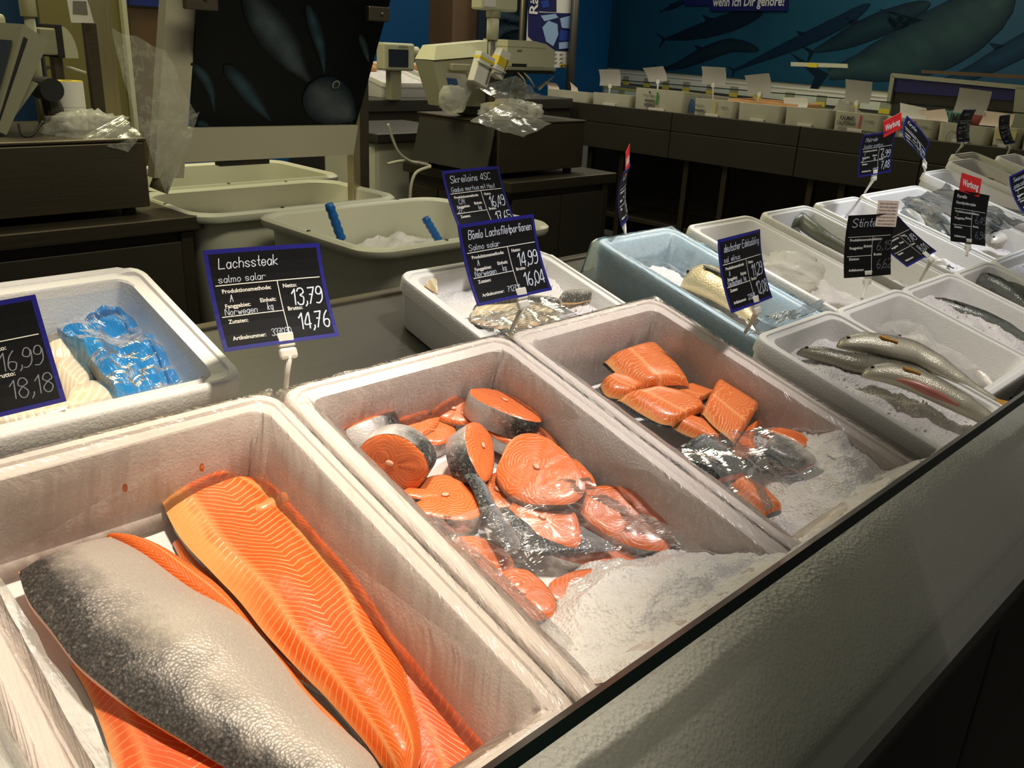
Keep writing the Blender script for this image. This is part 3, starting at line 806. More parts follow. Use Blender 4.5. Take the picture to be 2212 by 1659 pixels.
# curled belly flap on the big fillet
cf = [onplane(px_, py_, bp(B1, .045), B1.n) for px_, py_ in ((548, 1092), (556, 1106), (580, 1096), (612, 1078), (642, 1070), (668, 1082))]
cf = [p - cf[2] for p in cf]; fillet_big = [ob for ob in bpy.data.objects if ob.get('label', '').startswith('large orange')][0]
off = onplane(580, 1096, bp(B1, .040), B1.n) - fillet_big.location
G().tube([p + off for p in cf], [.004, .009, .010, .009, .008, .004], 10).put('belly_flap', 'flesh', parent=fillet_big, smooth=True, uvs=None)
for k, (px_, py_) in enumerate(((436, 1010), (270, 1054))):
    p = onplane(px_, py_, B1.F @ V((.2, -.045, -.05)), V((0, -1, 0.3)).normalized())
    blob('salmon_crumb', 'tiny orange salmon crumb stuck to the film on the back wall', p, (.003, .002, .005), 'chip_orange', .3, 2, k, 10, 8, 'crumb')
    bpy.context.scene.collection.objects[-1]['group'] = 'salmon crumbs on the film'

# ---- salmon steaks in the second box
SK = [
 # A, B, h, width, tilt, thick, kw, label
 ((722, 940), (842, 893), .050, .075, -52, .03, dict(seed=1.0, notch=False), 'salmon steak at the back left wall, dark skin edge uppermost'),
 ((866, 925), (945, 888), .040, .055, 8, .03, dict(seed=7.0, notch=True), 'small salmon steak with belly notch behind the silver-skinned one'),
 ((936, 868), (1030, 905), .045, .055, 18, .028, dict(seed=8.0, notch=False), 'salmon piece with a pale silver skin strip near the back wall'),
 ((1022, 838), (1174, 908), .074, .085, -14, .036, dict(seed=2.0, notch=False), 'salmon steak leaning in the back corner with a mottled skin band'),
 ((1040, 902), (1212, 972), .050, .060, 16, .03, dict(seed=9.0, notch=False), 'long flat salmon strip in front of the corner steak'),
 ((886, 938), (985, 925), .030, .055, 5, .028, dict(seed=10.0, notch=False), 'salmon slice lying under the silver-skinned steak'),
 ((780, 975), (925, 1028), .072, .080, 78, .040, dict(seed=3.0, notch=False), 'upright salmon steak with broad black and silver skin on top'),
 ((1042, 918), (1036, 1030), .066, .066, -38, .036, dict(seed=4.0, notch=False), 'salmon steak on edge with grey skin toward the left wall'),
 ((1092, 962), (1248, 1078), .078, .105, 24, .034, dict(seed=5.0, notch=False), 'big round salmon steak facing out with black skin at its side'),
 ((812, 1008), (888, 1042), .038, .060, 10, .03, dict(seed=11.0, notch=False), 'small salmon steak tucked against the left wall'),
 ((1035, 1066), (862, 1084), .050, .098, 6, .034, dict(seed=6.0, notch=True), 'large flat salmon steak with white rings and an open belly notch'),
 ((1206, 992), (1284, 1052), .060, .040, 10, .03, dict(seed=12.0, notch=False), 'narrow salmon strip against the right wall'),
 ((1040, 1030), (1120, 1100), .040, .070, 14, .03, dict(seed=13.0, notch=False), 'salmon steak with a long grey skin stripe beside the notched one'),
 ((1105, 1085), (1256, 1165), .046, .085, 20, .03, dict(seed=14.0, notch=False), 'salmon steak partly covered by the loose film'),
 ((1258, 1066), (1462, 1170), .052, .090, 18, .034, dict(seed=15.0, notch=False), 'wide salmon steak under the film by the right wall'),
 ((962, 1180), (1112, 1236), .030, .070, 8, .03, dict(seed=16.0, notch=False), 'salmon steak under the film by the left wall'),
 ((1082, 1240), (1188, 1335), .030, .070, 10, .03, dict(seed=17.0, notch=False), 'shiny salmon steak pressed under the film next to the ice'),
 ((1192, 1290), (1390, 1240), .026, .060, 4, .03, dict(seed=18.0, notch=False), 'salmon steak with frost along the edge of the ice'),
 ((1150, 1150), (1420, 1215), .022, .070, 6, .028, dict(seed=20.0, notch=False), 'salmon steak lowest in the heap under the crumpled film'),
 ((1440, 1195), (1566, 1268), .040, .035, 30, .024, dict(seed=19.0, notch=False), 'thin salmon end piece sticking out of the ice'),
]
for A, B, h, wd, tl, th, kw, lab in SK:
    steak(lab, A, B, B2, h, wd * 1.12, tl, th, **kw)
# long skin strips seen between the steaks
for k, (st, hh, lab) in enumerate((
    ([((1000, 1030), (1022, 1022)), ((1020, 1060), (1050, 1050)), ((1040, 1110), (1070, 1095)), ((1070, 1160), (1105, 1140)), ((1090, 1195), (1124, 1180))], .058, 'narrow strip of grey salmon skin between the steaks'),
    ([((1060, 1105), (1180, 1090)), ((1075, 1150), (1240, 1130)), ((1120, 1190), (1310, 1170)), ((1200, 1200), (1330, 1190))], .034, 'grey salmon skin piece blurred beneath the loose film'))):
    slab('salmon_skin_piece', lab, st, bp(B2, hh), B2.n, .008, 'skin_dark', 'salmon skin', nu=16, nv=6, side='skin_dark')

# ---- salmon portions in the third box
PG = 'salmon fillet portions in the film-lined foam box'
PT = [
 ([((1300, 792), (1412, 756)), ((1340, 826), (1450, 790)), ((1380, 850), (1488, 846))], .052, .030, 'flesh_port', 'pointed salmon portion at the back of its box', 0),
 ([((1292, 842), (1320, 826)), ((1308, 866), (1370, 832)), ((1350, 872), (1392, 850))], .044, .026, 'flesh_port', 'small rounded salmon portion at the left wall', 1),
 ([((1430, 852), (1500, 842)), ((1460, 872), (1532, 852)), ((1500, 880), (1550, 858))], .040, .020, 'flesh_port', 'salmon portion wedged behind the chevroned slab', 2),
 ([((1330, 872), (1420, 852)), ((1380, 905), (1470, 862)), ((1420, 925), (1512, 882)), ((1450, 930), (1515, 900))], .052, .028, 'flesh_port', 'salmon portion with closely lined flesh in the middle of the heap', 3),
 ([((1506, 905), (1560, 888)), ((1530, 950), (1590, 920)), ((1545, 972), (1590, 955))], .030, .022, 'flesh_dark', 'deep red salmon portion under the chevroned slab', 4),
 ([((1512, 900), (1546, 830)), ((1545, 935), (1592, 858)), ((1582, 968), (1636, 888))], .064, .026, 'flesh_port', 'flat salmon slab with bold white lines leaning on the right', 5),
 ([((1424, 918), (1452, 908)), ((1470, 942), (1530, 932)), ((1520, 968), (1575, 970))], .042, .024, 'flesh_port', 'curved salmon portion above the black-skinned piece', 6),
 ([((1500, 962), (1548, 955)), ((1540, 990), (1582, 978)), ((1580, 1020), (1600, 1000))], .040, .020, 'flesh', 'salmon portion squeezed beside the black-skinned piece', 7),
 ([((1590, 950), (1640, 915)), ((1570, 990), (1625, 960)), ((1590, 1010), (1640, 990))], .034, .022, 'flesh', 'salmon portion under the film beside the slab', 8),
 ([((1470, 975), (1512, 952)), ((1498, 1015), (1570, 982)), ((1540, 1048), (1612, 1030))], .050, .024, 'skin_dark', 'salmon portion with black speckled skin facing up', 9),
 ([((1640, 990), (1662, 948)), ((1680, 1012), (1712, 968)), ((1720, 1022), (1762, 1012))], .074, .022, 'skin', 'salmon portion with silvery skin under shiny film', 10),
 ([((1640, 945), (1672, 938)), ((1700, 970), (1722, 948)), ((1735, 995), (1755, 975))], .064, .018, 'flesh', 'salmon portion along the right wall under film', 11),
 ([((1572, 1060), (1600, 1042)), ((1606, 1098), (1650, 1072)), ((1648, 1124), (1686, 1112))], .066, .022, 'flesh_port', 'salmon portion lowest down next to the ice', 12),
]
for st, h, th, mt, lab, k in PT:
    slab('salmon_portion', lab, st, bp(B3, h), B3.n, th, mt, 'salmon portion', PG, nu=18, nv=10, seed=20.0 + k, side='flesh_dark' if mt.startswith('skin') else 'skin_dark', edge_pow=5.0)

# ---- crushed ice in the salmon boxes
def zf2(x, y):
    f = max(0.0, min(1.0, (-.375 - .02 * math.sin(x * 21) + .05 * (x - .2) - y) / .13))
    return lerp(-.135, -.014, f ** .7) + .036 * min(1, max(0, (-.525 - y) / .035))
ice_bed('crushed ice at the foot of the salmon steaks', B2, .030, .372, -.605, -.345, zf2, seed=1.0, chips=0, res=.004, amp=.008)
def zf3(x, y):
    f = max(0.0, min(1.0, (lerp(-.50, -.27, x / .36) - y) / .16))
    return lerp(-.135, -.014, f ** .7) + .036 * min(1, max(0, (-.525 - y) / .035))
ice_bed('crushed ice at the foot of the salmon portions', B3, .030, .365, -.605, -.19, zf3, seed=2.0, chips=0, res=.004, amp=.008)
ice_bed('crushed ice in the front corner of the salmon fillet box', B1, .20, .376, -.548, -.505, lambda x, y: -.10 + .085 * max(0, min(1, (-.505 - y) / .03)), seed=3.0, chips=20)

# ---- loose film over the lower steaks and portions
def wp(b, px_, py_, h): return onplane(px_, py_, bp(b, h), b.n)
sheet('plastic_wrap', 'loose crumpled clear film lying over the lower salmon steaks', [wp(B2, 905, 1140, .075), wp(B2, 1270, 1040, .095), wp(B2, 1520, 1190, .075), wp(B2, 1180, 1330, .055)], 'film_loose', 60, 50, .016, 10, 1.0, B2.n, .12)
sheet('plastic_wrap', 'clear film fold pulled over the silver-skinned portions', [wp(B3, 1450, 965, .095), wp(B3, 1640, 925, .105), wp(B3, 1800, 1005, .105), wp(B3, 1620, 1120, .095)], 'film_loose', 50, 40, .012, 11, 2.0, B3.n, .12)
sheet('plastic_wrap', 'clear film hanging slack along the left wall of the steak box', [wp(B2, 860, 1085, .10), wp(B2, 960, 1130, .075), wp(B2, 1250, 1400, .070), wp(B2, 1170, 1395, .105)], 'film', 40, 16, .006, 16, 3.0, B2.n, .05)
sheet('plastic_wrap', 'milky film draped over the left rim of the salmon fillet box', [B1.F @ V((-.02, -.08, .004)), B1.F @ V((.050, -.08, -.04)), B1.F @ V((.062, -.50, -.035)), B1.F @ V((-.02, -.50, .012))], 'film_milky', 50, 16, .006, 18, 4.0, V((.5, 0, .8)), .04)

# ================================================================== fish in the small front boxes
def spine(b, pts, h): return [wp(b, x, y, h) for x, y in pts]
CG = 'char on ice in the small foam box'
ice_bed('crushed ice under the three char', B4, .030, .273, -.365, -.030, lambda x, y: -.028 - .02 * min(1, max(0, (y + .10) / .05)), seed=4.0, chips=160)
SLIM = [(0, .12), (.03, .34), (.08, .58), (.16, .82), (.28, .97), (.42, 1.0), (.6, .86), (.75, .6), (.88, .36), (1, .22)]
fish('dark-backed char lying half under the other two', spine(B4, [(1720, 766), (1766, 779), (1829, 799), (1892, 808), (1981, 824), (2057, 850), (2108, 870), (2163, 884)], .066), B4.n, .050, .034, 'skin_trout', CG, 'fin_dark', SLIM, dorsal=False, pect=False)
fish('olive grey char with a silvery flank on top of the ice', spine(B4, [(1808, 752), (1855, 756), (1905, 768), (1956, 780), (2001, 800), (2047, 824), (2095, 848), (2146, 872)], .084), B4.n, .070, .042, 'skin_char', CG, 'fin', SLIM, dorsal=False)
fish('gutted char with orange fins and a slit pink belly', spine(B4, [(1860, 815), (1905, 822), (1956, 838), (2006, 860), (2057, 884), (2103, 906), (2146, 928), (2184, 940)], .094), B4.n, .062, .040, 'skin_char', CG, 'fin', SLIM, dorsal=False, cut=True)
ice_bed('ice below the milky wrapped fish', B5, .028, .292, -.305, -.028, lambda x, y: -.100, seed=5.0, chips=30)
fish('pale fish lying in milky film in the short box', spine(B5, [(1925, 738), (2006, 748), (2070, 782), (2112, 812), (2146, 845)], .030), B5.n, .050, .030, 'skin_silver', None, 'fin_dark', SLIM, dorsal=False)
sheet('plastic_wrap', 'milky film crumpled along the short box of pale fish', [wp(B5, 1870, 700, .05), wp(B5, 1990, 690, .07), wp(B5, 2160, 800, .06), wp(B5, 2060, 790, .04)], 'film_milky', 40, 30, .012, 18, 11.0, B5.n, .12)
ice_bed('crushed ice around the long dark fish', B6, .026, .280, -.365, -.026, lambda x, y: -.045 + .02 * math.sin(x * 14), seed=6.0, chips=120)
fish('long dark fish half buried in ice', spine(B6, [(1989, 655), (2057, 683), (2133, 712), (2196, 738), (2250, 765)], .036), B6.n, .055, .040, 'skin_black', None, 'fin_dark', SLIM, dorsal=False)
ice_bed('crushed ice under the glossy dark fish', B7, .026, .236, -.365, -.026, lambda x, y: -.055, seed=7.0, chips=90)
BG = 'dark glossy fish on ice'
fish('dark glossy fish with a pale speckled head', spine(B7, [(2098, 610), (2133, 626), (2180, 650), (2225, 676)], .050), B7.n, .060, .044, 'skin_black', BG, 'fin_dark', SLIM, dorsal=False)
fish('slender black fish lying across the speckled-headed one', spine(B7, [(2140, 628), (2170, 630), (2215, 642), (2260, 662)], .060), B7.n, .036, .030, 'skin_eel', BG, 'fin_dark', SLIM, dorsal=False, eye=False)
ice_bed('crushed ice filling the end box of the front row', B8, .026, .288, -.365, -.026, lambda x, y: -.035, seed=8.0, chips=60)

# ================================================================== back row
L_ = foam_box('deep white foam box lined with pale blue film beside the dark cabinet', -.12, .516, 1.29, 1.120, .325, .185, .150, wall=.030, chip=.006)
liner(L_, 'pale blue film lining the box of white fillets', 'film_blue_pale', seed=6.0, out=.02, amp=.004, over=False, name='plastic_liner')
ice_bed('ice under the white fish fillets', L_, .04, .596, -.285, -.04, lambda x, y: -.125 + .02 * pn(x, y, 1, 6), seed=9.0, chips=60)
WG = 'white fish fillets in the blue-lined box'
slab('white_fish_fillet', 'thick cream fish fillet curling over beneath the blue film', [((95, 800), (100, 700)), ((150, 800), (180, 708)), ((192, 806), (240, 756)), ((222, 850), (272, 830)), ((240, 905), (292, 905))], bp(L_, .050), L_.n, .026, 'flesh_white', 'fish fillet', WG, nu=30, nv=12, seed=30, side='flesh_white')
slab('white_fish_fillet', 'ribbed pinkish fish fillet lying in front of the curled one', [((130, 930), (150, 852)), ((185, 945), (205, 830)), ((245, 935), (235, 850)), ((290, 915), (262, 880))], bp(L_, .046), L_.n, .026, 'flesh_white', 'fish fillet', WG, nu=24, nv=10, seed=31, side='flesh_white')
slab('white_fish_fillet', 'cream fish fillet below the price card in the blue-lined box', [((-40, 950), (-30, 880)), ((50, 950), (40, 875)), ((110, 940), (110, 880)), ((165, 925), (140, 880))], bp(L_, .050), L_.n, .026, 'flesh_white', 'fish fillet', WG, nu=24, nv=10, seed=32, side='flesh_white')
slab('white_fish_fillet', 'folded fish fillet end showing a pink inside', [((110, 830), (140, 770)), ((140, 870), (180, 780)), ((165, 890), (205, 830))], bp(L_, .040), L_.n, .024, 'flesh_white', 'fish fillet', WG, nu=18, nv=10, seed=33, side='gut_pink')
sheet('plastic_wrap', 'bright blue film crumpled over the white fish fillets', [wp(L_, 118, 690, .085), wp(L_, 268, 640, .11), wp(L_, 412, 850, .075), wp(L_, 290, 900, .075)], 'film_blue', 30, 24, .016, 24, 5.0, L_.n, .25, smooth=False)

W_ = foam_box('shallow white foam box with cod loins on ice standing on bare steel', .992, 1.392, 1.29, 1.040, .318, .103, .075, wall=.026, chip=.003)
ice_bed('crushed ice around the cod loins', W_, .03, .37, -.288, -.03, lambda x, y: -.036 - .02 * min(1, max(0, (y + .06) / .05)), seed=10.0, chips=160)
CD = 'cod loins on ice'
slab('cod_loin', 'pale cod loin with grey skin edge under film', [((1012, 700), (1022, 672)), ((1060, 716), (1075, 668)), ((1130, 716), (1140, 664)), ((1205, 700), (1205, 668))], bp(W_, .040), W_.n, .026, 'flesh_cod', 'cod loin', CD, nu=24, seed=40, side='skin_cod')
slab('cod_loin', 'cod loin with mottled grey skin up lying behind the pale one', [((1020, 672), (1035, 656)), ((1090, 668), (1110, 650)), ((1160, 662), (1180, 652)), ((1205, 668), (1215, 660))], bp(W_, .052), W_.n, .020, 'skin_cod', 'cod loin', CD, nu=20, seed=41, side='flesh_cod')
slab('cod_loin', 'cod tail piece with dark skin near the right wall', [((1200, 660), (1215, 636)), ((1240, 660), (1255, 630)), ((1275, 652), (1280, 638))], bp(W_, .046), W_.n, .020, 'skin_cod', 'cod loin', CD, nu=16, seed=42, side='flesh_cod')
slab('cod_loin', 'small cod piece in the back left corner of the ice', [((898, 612), (902, 598)), ((918, 624), (925, 600)), ((945, 640), (940, 606))], bp(W_, .048), W_.n, .018, 'flesh_cod', 'cod loin', CD, nu=14, seed=43, side='skin_cod')
sheet('plastic_wrap', 'thin film sticking to the cod loins', [wp(W_, 1000, 690, .078), wp(W_, 1190, 640, .080), wp(W_, 1250, 690, .075), wp(W_, 1060, 730, .072)], 'film_loose', 30, 22, .006, 22, 6.0, W_.n, .1)

BL = foam_box('foam box wrapped in translucent blue film with a golden fish', 1.564, 1.862, 1.29, 1.038, .525, .103, .085, wall=.024)
liner(BL, 'translucent blue film wrapped around the golden fish box', 'film_blue_thin', seed=7.0, out=.09, amp=.005)
ice_bed('ice under the golden fish', BL, .03, .268, -.49, -.03, lambda x, y: -.080, seed=11.0, chips=20)
DEEP = [(0, .12), (.04, .42), (.10, .70), (.2, .93), (.32, 1.0), (.48, .94), (.64, .72), (.8, .42), (.9, .26), (1, .22)]
fish('golden scaled fish lying in the blue-wrapped box', spine(BL, [(1470, 618), (1505, 630), (1545, 648), (1590, 676), (1625, 702)], .020), BL.n, .105, .070, 'skin_gold', None, 'fin_dark', DEEP, dorsal=False)
sheet('plastic_wrap', 'bunched blue film at the front corner of the golden fish box', [wp(BL, 1605, 735, .10), wp(BL, 1650, 690, .105), wp(BL, 1782, 650, .11), wp(BL, 1770, 672, .10)], 'film_blue_thin', 36, 20, .012, 20, 8.0, BL.n, .1)

C3 = foam_box('white foam box with a crumpled clear bag on ice', 1.923, 2.238, 1.29, 1.035, .525, .102, .080, wall=.026)
ice_bed('ice around the crumpled clear bag', C3, .03, .285, -.49, -.03, lambda x, y: -.055 - .02 * (1 if y > -.15 else 0), seed=12.0, chips=60)
blob('plastic_bag', 'crumpled clear bag holding small pale fish on ice', wp(C3, 1705, 588, .045), (.085, .075, .05), 'film_milky', .4, 3.0, 2.0)
C4 = foam_box('white foam box with an eel behind the smelt card', 2.288, 2.57, 1.29, 1.035, .525, .102, .080, wall=.024)
ice_bed('ice in the eel box', C4, .03, .252, -.49, -.03, lambda x, y: -.070, seed=13.0, chips=30)
EEL = [(0, .3), (.06, .75), (.15, 1.0), (.5, .95), (.8, .7), (1, .3)]
fish('dark olive eel bent along the box wall', spine(C4, [(1703, 492), (1722, 490), (1742, 506), (1772, 525), (1812, 545), (1850, 566)], .024), C4.n, .046, .046, 'skin_eel', None, 'fin_dark', EEL, tail=False, dorsal=False, pect=False, eye=False, name='eel', cat='eel')
C5 = foam_box('white foam box with small silver fish sunk in ice', 2.601, 2.904, 1.29, 1.036, .525, .102, .080, wall=.024)
ice_bed('ice over the small silver fish', C5, .03, .273, -.49, -.03, lambda x, y: -.050, seed=14.0, chips=60)
for k, (a, b_) in enumerate((((1925, 566), (1958, 580)), ((1945, 572), (1990, 584)), ((2012, 570), (2046, 576)))):
    fish(['small silver fish with a dark back, tail in the ice', 'small dark fish beside the tilted price card', 'small bright silver fish by the box edge'][k], [wp(C5, a[0], a[1], .040), wp(C5, (a[0] + b_[0]) / 2, (a[1] + b_[1]) / 2 - 2, .042), wp(C5, b_[0], b_[1], .038)], C5.n, .026, .02, ['skin_silver', 'skin_black', 'skin_silver'][k], 'small silver fish on ice', 'fin_dark', PROF, dorsal=False, pect=False)
C6 = foam_box('wide foam box heaped with silver fish under film', 2.921, 3.40, 1.29, 1.038, .525, .102, .085, wall=.026)
ice_bed('ice under the heaped silver fish', C6, .03, .45, -.49, -.03, lambda x, y: -.070, seed=15.0, chips=40)
HG = 'heaped silver fish under film'
FP = [((1948, 452), (1990, 470), (2025, 500)), ((1962, 440), (2010, 462), (2050, 492)), ((1988, 475), (2020, 500), (2048, 525)), ((2015, 470), (2045, 500), (2060, 520)), ((2010, 440), (2060, 455), (2110, 470)), ((2060, 430), (2110, 440), (2165, 455)), ((2130, 500), (2170, 492), (2212, 500)), ((2120, 470), (2165, 470), (2212, 480)), ((2140, 525), (2180, 508), (2225, 505)), ((1950, 462), (1975, 490), (2000, 512))]
FLAB = ['pale-bellied fish at the edge of the heap', 'silver fish with a blue-grey back across the heap', 'silver fish pointing down the box wall', 'grey fish turned belly up in the heap', 'long silver fish under the clear film', 'silver fish behind the trout card', 'dark-backed fish beside the trout card', 'silver fish resting on the far side of the heap', 'dark slender fish lowest beside the trout card', 'small silver fish tucked in the corner of the heap']
for k, pts in enumerate(FP):
    fish(FLAB[k], [wp(C6, x, y, .03 + .012 * (k % 4)) for x, y in pts], C6.n, .058 + .01 * (k % 3), .038, ['skin_silver', 'skin_silver', 'skin_black', 'skin_pink'][k % 4] if k != 3 else 'skin_silver', HG, 'fin_dark', PROF, dorsal=(k % 2 == 0), side=1 if k % 3 else -1)
sheet('plastic_wrap', 'clear film lying over the heaped silver fish', [wp(C6, 1940, 440, .10), wp(C6, 2040, 400, .12), wp(C6, 2240, 470, .12), wp(C6, 2110, 520, .09)], 'film_loose', 40, 30, .012, 10, 9.0, C6.n, .12)
S1 = foam_box('tall foam box with a pink fish beyond the heaped silver fish', 3.411, 3.66, 1.29, 1.083, .50, .15, .11, wall=.022, mat='eps')
fish('pink skinned fish stretched along the tall box', spine(S1, [(2085, 400), (2130, 410), (2165, 425), (2200, 452)], .06), S1.n, .075, .05, 'skin_pink', None, 'fin_dark', PROF, dorsal=False)
S2 = foam_box('foam box with a flat brown fish next to the pink fish', 3.672, 3.945, 1.30, 1.108, .50, .17, .11, wall=.022)
fish('flat brown fish in the box with bright inside walls', spine(S2, [(2135, 388), (2165, 386), (2195, 398), (2225, 415)], .045), S2.n, .10, .03, 'skin_eel', None, 'fin_dark', DEEP, dorsal=False)
S3 = foam_box('yellowed foam box at the back edge of the counter', 3.957, 4.235, 1.395, 1.110, .50, .15, .10, wall=.022, mat='eps_old')
S4 = foam_box('foam box with pinkish contents next to the far counter', 4.42, 4.70, 1.36, 1.086, .50, .14, .09, wall=.022)
ice_bed('ice in the foam box next to the far counter', S4, .025, .255, -.46, -.025, lambda x, y: -.06, seed=16.0, chips=20)
ice_bed('ice in the yellowed foam box', S3, .025, .25, -.46, -.025, lambda x, y: -.07, seed=17.0, chips=20)

# ================================================================== writing
GL = {'0': '29070422444729', '1': '072922', '2': '08193948460242', '3': '0819394847264543321203', '4': '32390444', '5': '4909063645433202', '6': '391704123244351504',
 '7': '094912 1636', '8': '2607193947260412324426', '9': '47391907163648442202', ',': '131201', '.': '1312', '/': '0149', 'A': '022942 1535', 'B': '02093948360636443202',
 'C': '4839190704123243', 'D': '02093947443202', 'E': '49090242 0636', 'F': '490902 0636', 'G': '48391907041232444525', 'H': '0902 4942 0646', 'K': '0902 490642', 'L': '090242',
 'M': '0209254942', 'N': '02094249', 'S': '4839190744321203', 'a': '352616041222343632', 'b': '0902 0516263433221203', 'c': '35261604122233', 'd': '35261604122234 3932',
 'e': '043435261604122233', 'f': '39291712 0626', 'g': '3526160412223436312000', 'h': '0902 0516263532', 'i': '0602 0809', 'k': '0902 360432', 'l': '090312', 'm': '0602 05162522 25364542',
 'n': '0602 0516263532', 'o': '16041222342616', 'p': '0600 0516263433221203', 'r': '0602 05162635', 's': '3526160533221203', 't': '191322 0626', 'u': '0603122233 3632', 'w': '0612253246',
 'z': '06360232', 'y': '0622 3610', 'ö': '16041222342616 0809 2829', 'ä': '352616041222343632 0809 2829', 'O': '29070422444729'}
ADV = {',': 2, '.': 2, 'i': 2, 'l': 2, 't': 3, '1': 3.6, ' ': 3, 'm': 5.4, 'w': 5.4, 'f': 3.6}
def strokes(text):
    x = 0.0; out = []
    for ch in text:
        for s in GL.get(ch, '').split():
            pts = [(x + int(s[i]), int(s[i + 1]) - 2) for i in range(0, len(s), 2)]
            out.append(pts)
        x += ADV.get(ch, 4.4 if ch.islower() else 5.4)
    return out, x
def write(gm, text, x, y, h, w=0.0011, shear=0.12, rot=0.0, wide=0.75, seed=0.0, z=0.0009, fit=None):
    """hand-drawn ribbons appended to G gm in card coordinates; h = capital height"""
    st, L = strokes(text); k = h / 7.0; kx = k * wide
    if fit: kx = fit / max(L, 1)
    c, s = math.cos(rot), math.sin(rot)
    for pts in st:
        p2 = [V((a + 0.18 * pn(a, b + seed, 0, .7), b + 0.22 * pn(b, a, seed, .7), 0)) for a, b in pts]
        if len(p2) > 3: p2 = [interp(p2, i / (len(p2) * 3)) for i in range(len(p2) * 3 + 1)]
        q = []
        for p in p2:
            X, Y = p.x * kx + p.y * k * shear, p.y * k
            q.append(V((x + X * c - Y * s, y + X * s + Y * c, z)))
        for a, b in zip(q, q[1:]):
            d = b - a
            if d.length < 1e-7: continue
            d.normalize(); n = V((-d.y, d.x, 0)) * w / 2; e = d * w * .35
            gm.add([a - e - n, b + e - n, b + e + n, a - e + n], [(0, 1, 2, 3)])

_tc = {}
def ptext(text, size, bold=False):
    key = (text, size)
    if key not in _tc:
        cu = bpy.data.curves.new('t', 'FONT'); cu.body = text; cu.size = size; cu.resolution_u = 2
        if bold: cu.offset = size * 0.02
        ob = bpy.data.objects.new('t', cu); COL.objects.link(ob)
        dg = bpy.context.evaluated_depsgraph_get(); me = bpy.data.meshes.new_from_object(ob.evaluated_get(dg))
        _tc[key] = ([v.co.copy() for v in me.vertices], [tuple(p.vertices) for p in me.polygons])
        bpy.data.objects.remove(ob); bpy.data.curves.remove(cu); bpy.data.meshes.remove(me)
    return _tc[key]
def printed(gm, text, x, y, size, z=0.0009, rot=0.0, fit=None, bold=False, T=None):
    vs, fs = ptext(text, size, bold)
    if not vs: return
    w = max(v.x for v in vs); k = fit / w if fit else 1.0
    c, s = math.cos(rot), math.sin(rot)
    pts = [V((x + v.x * k * c - v.y * s, y + v.x * k * s + v.y * c, z)) for v in vs]
    if T is not None: pts = [T @ p for p in pts]
    gm.add(pts, fs)

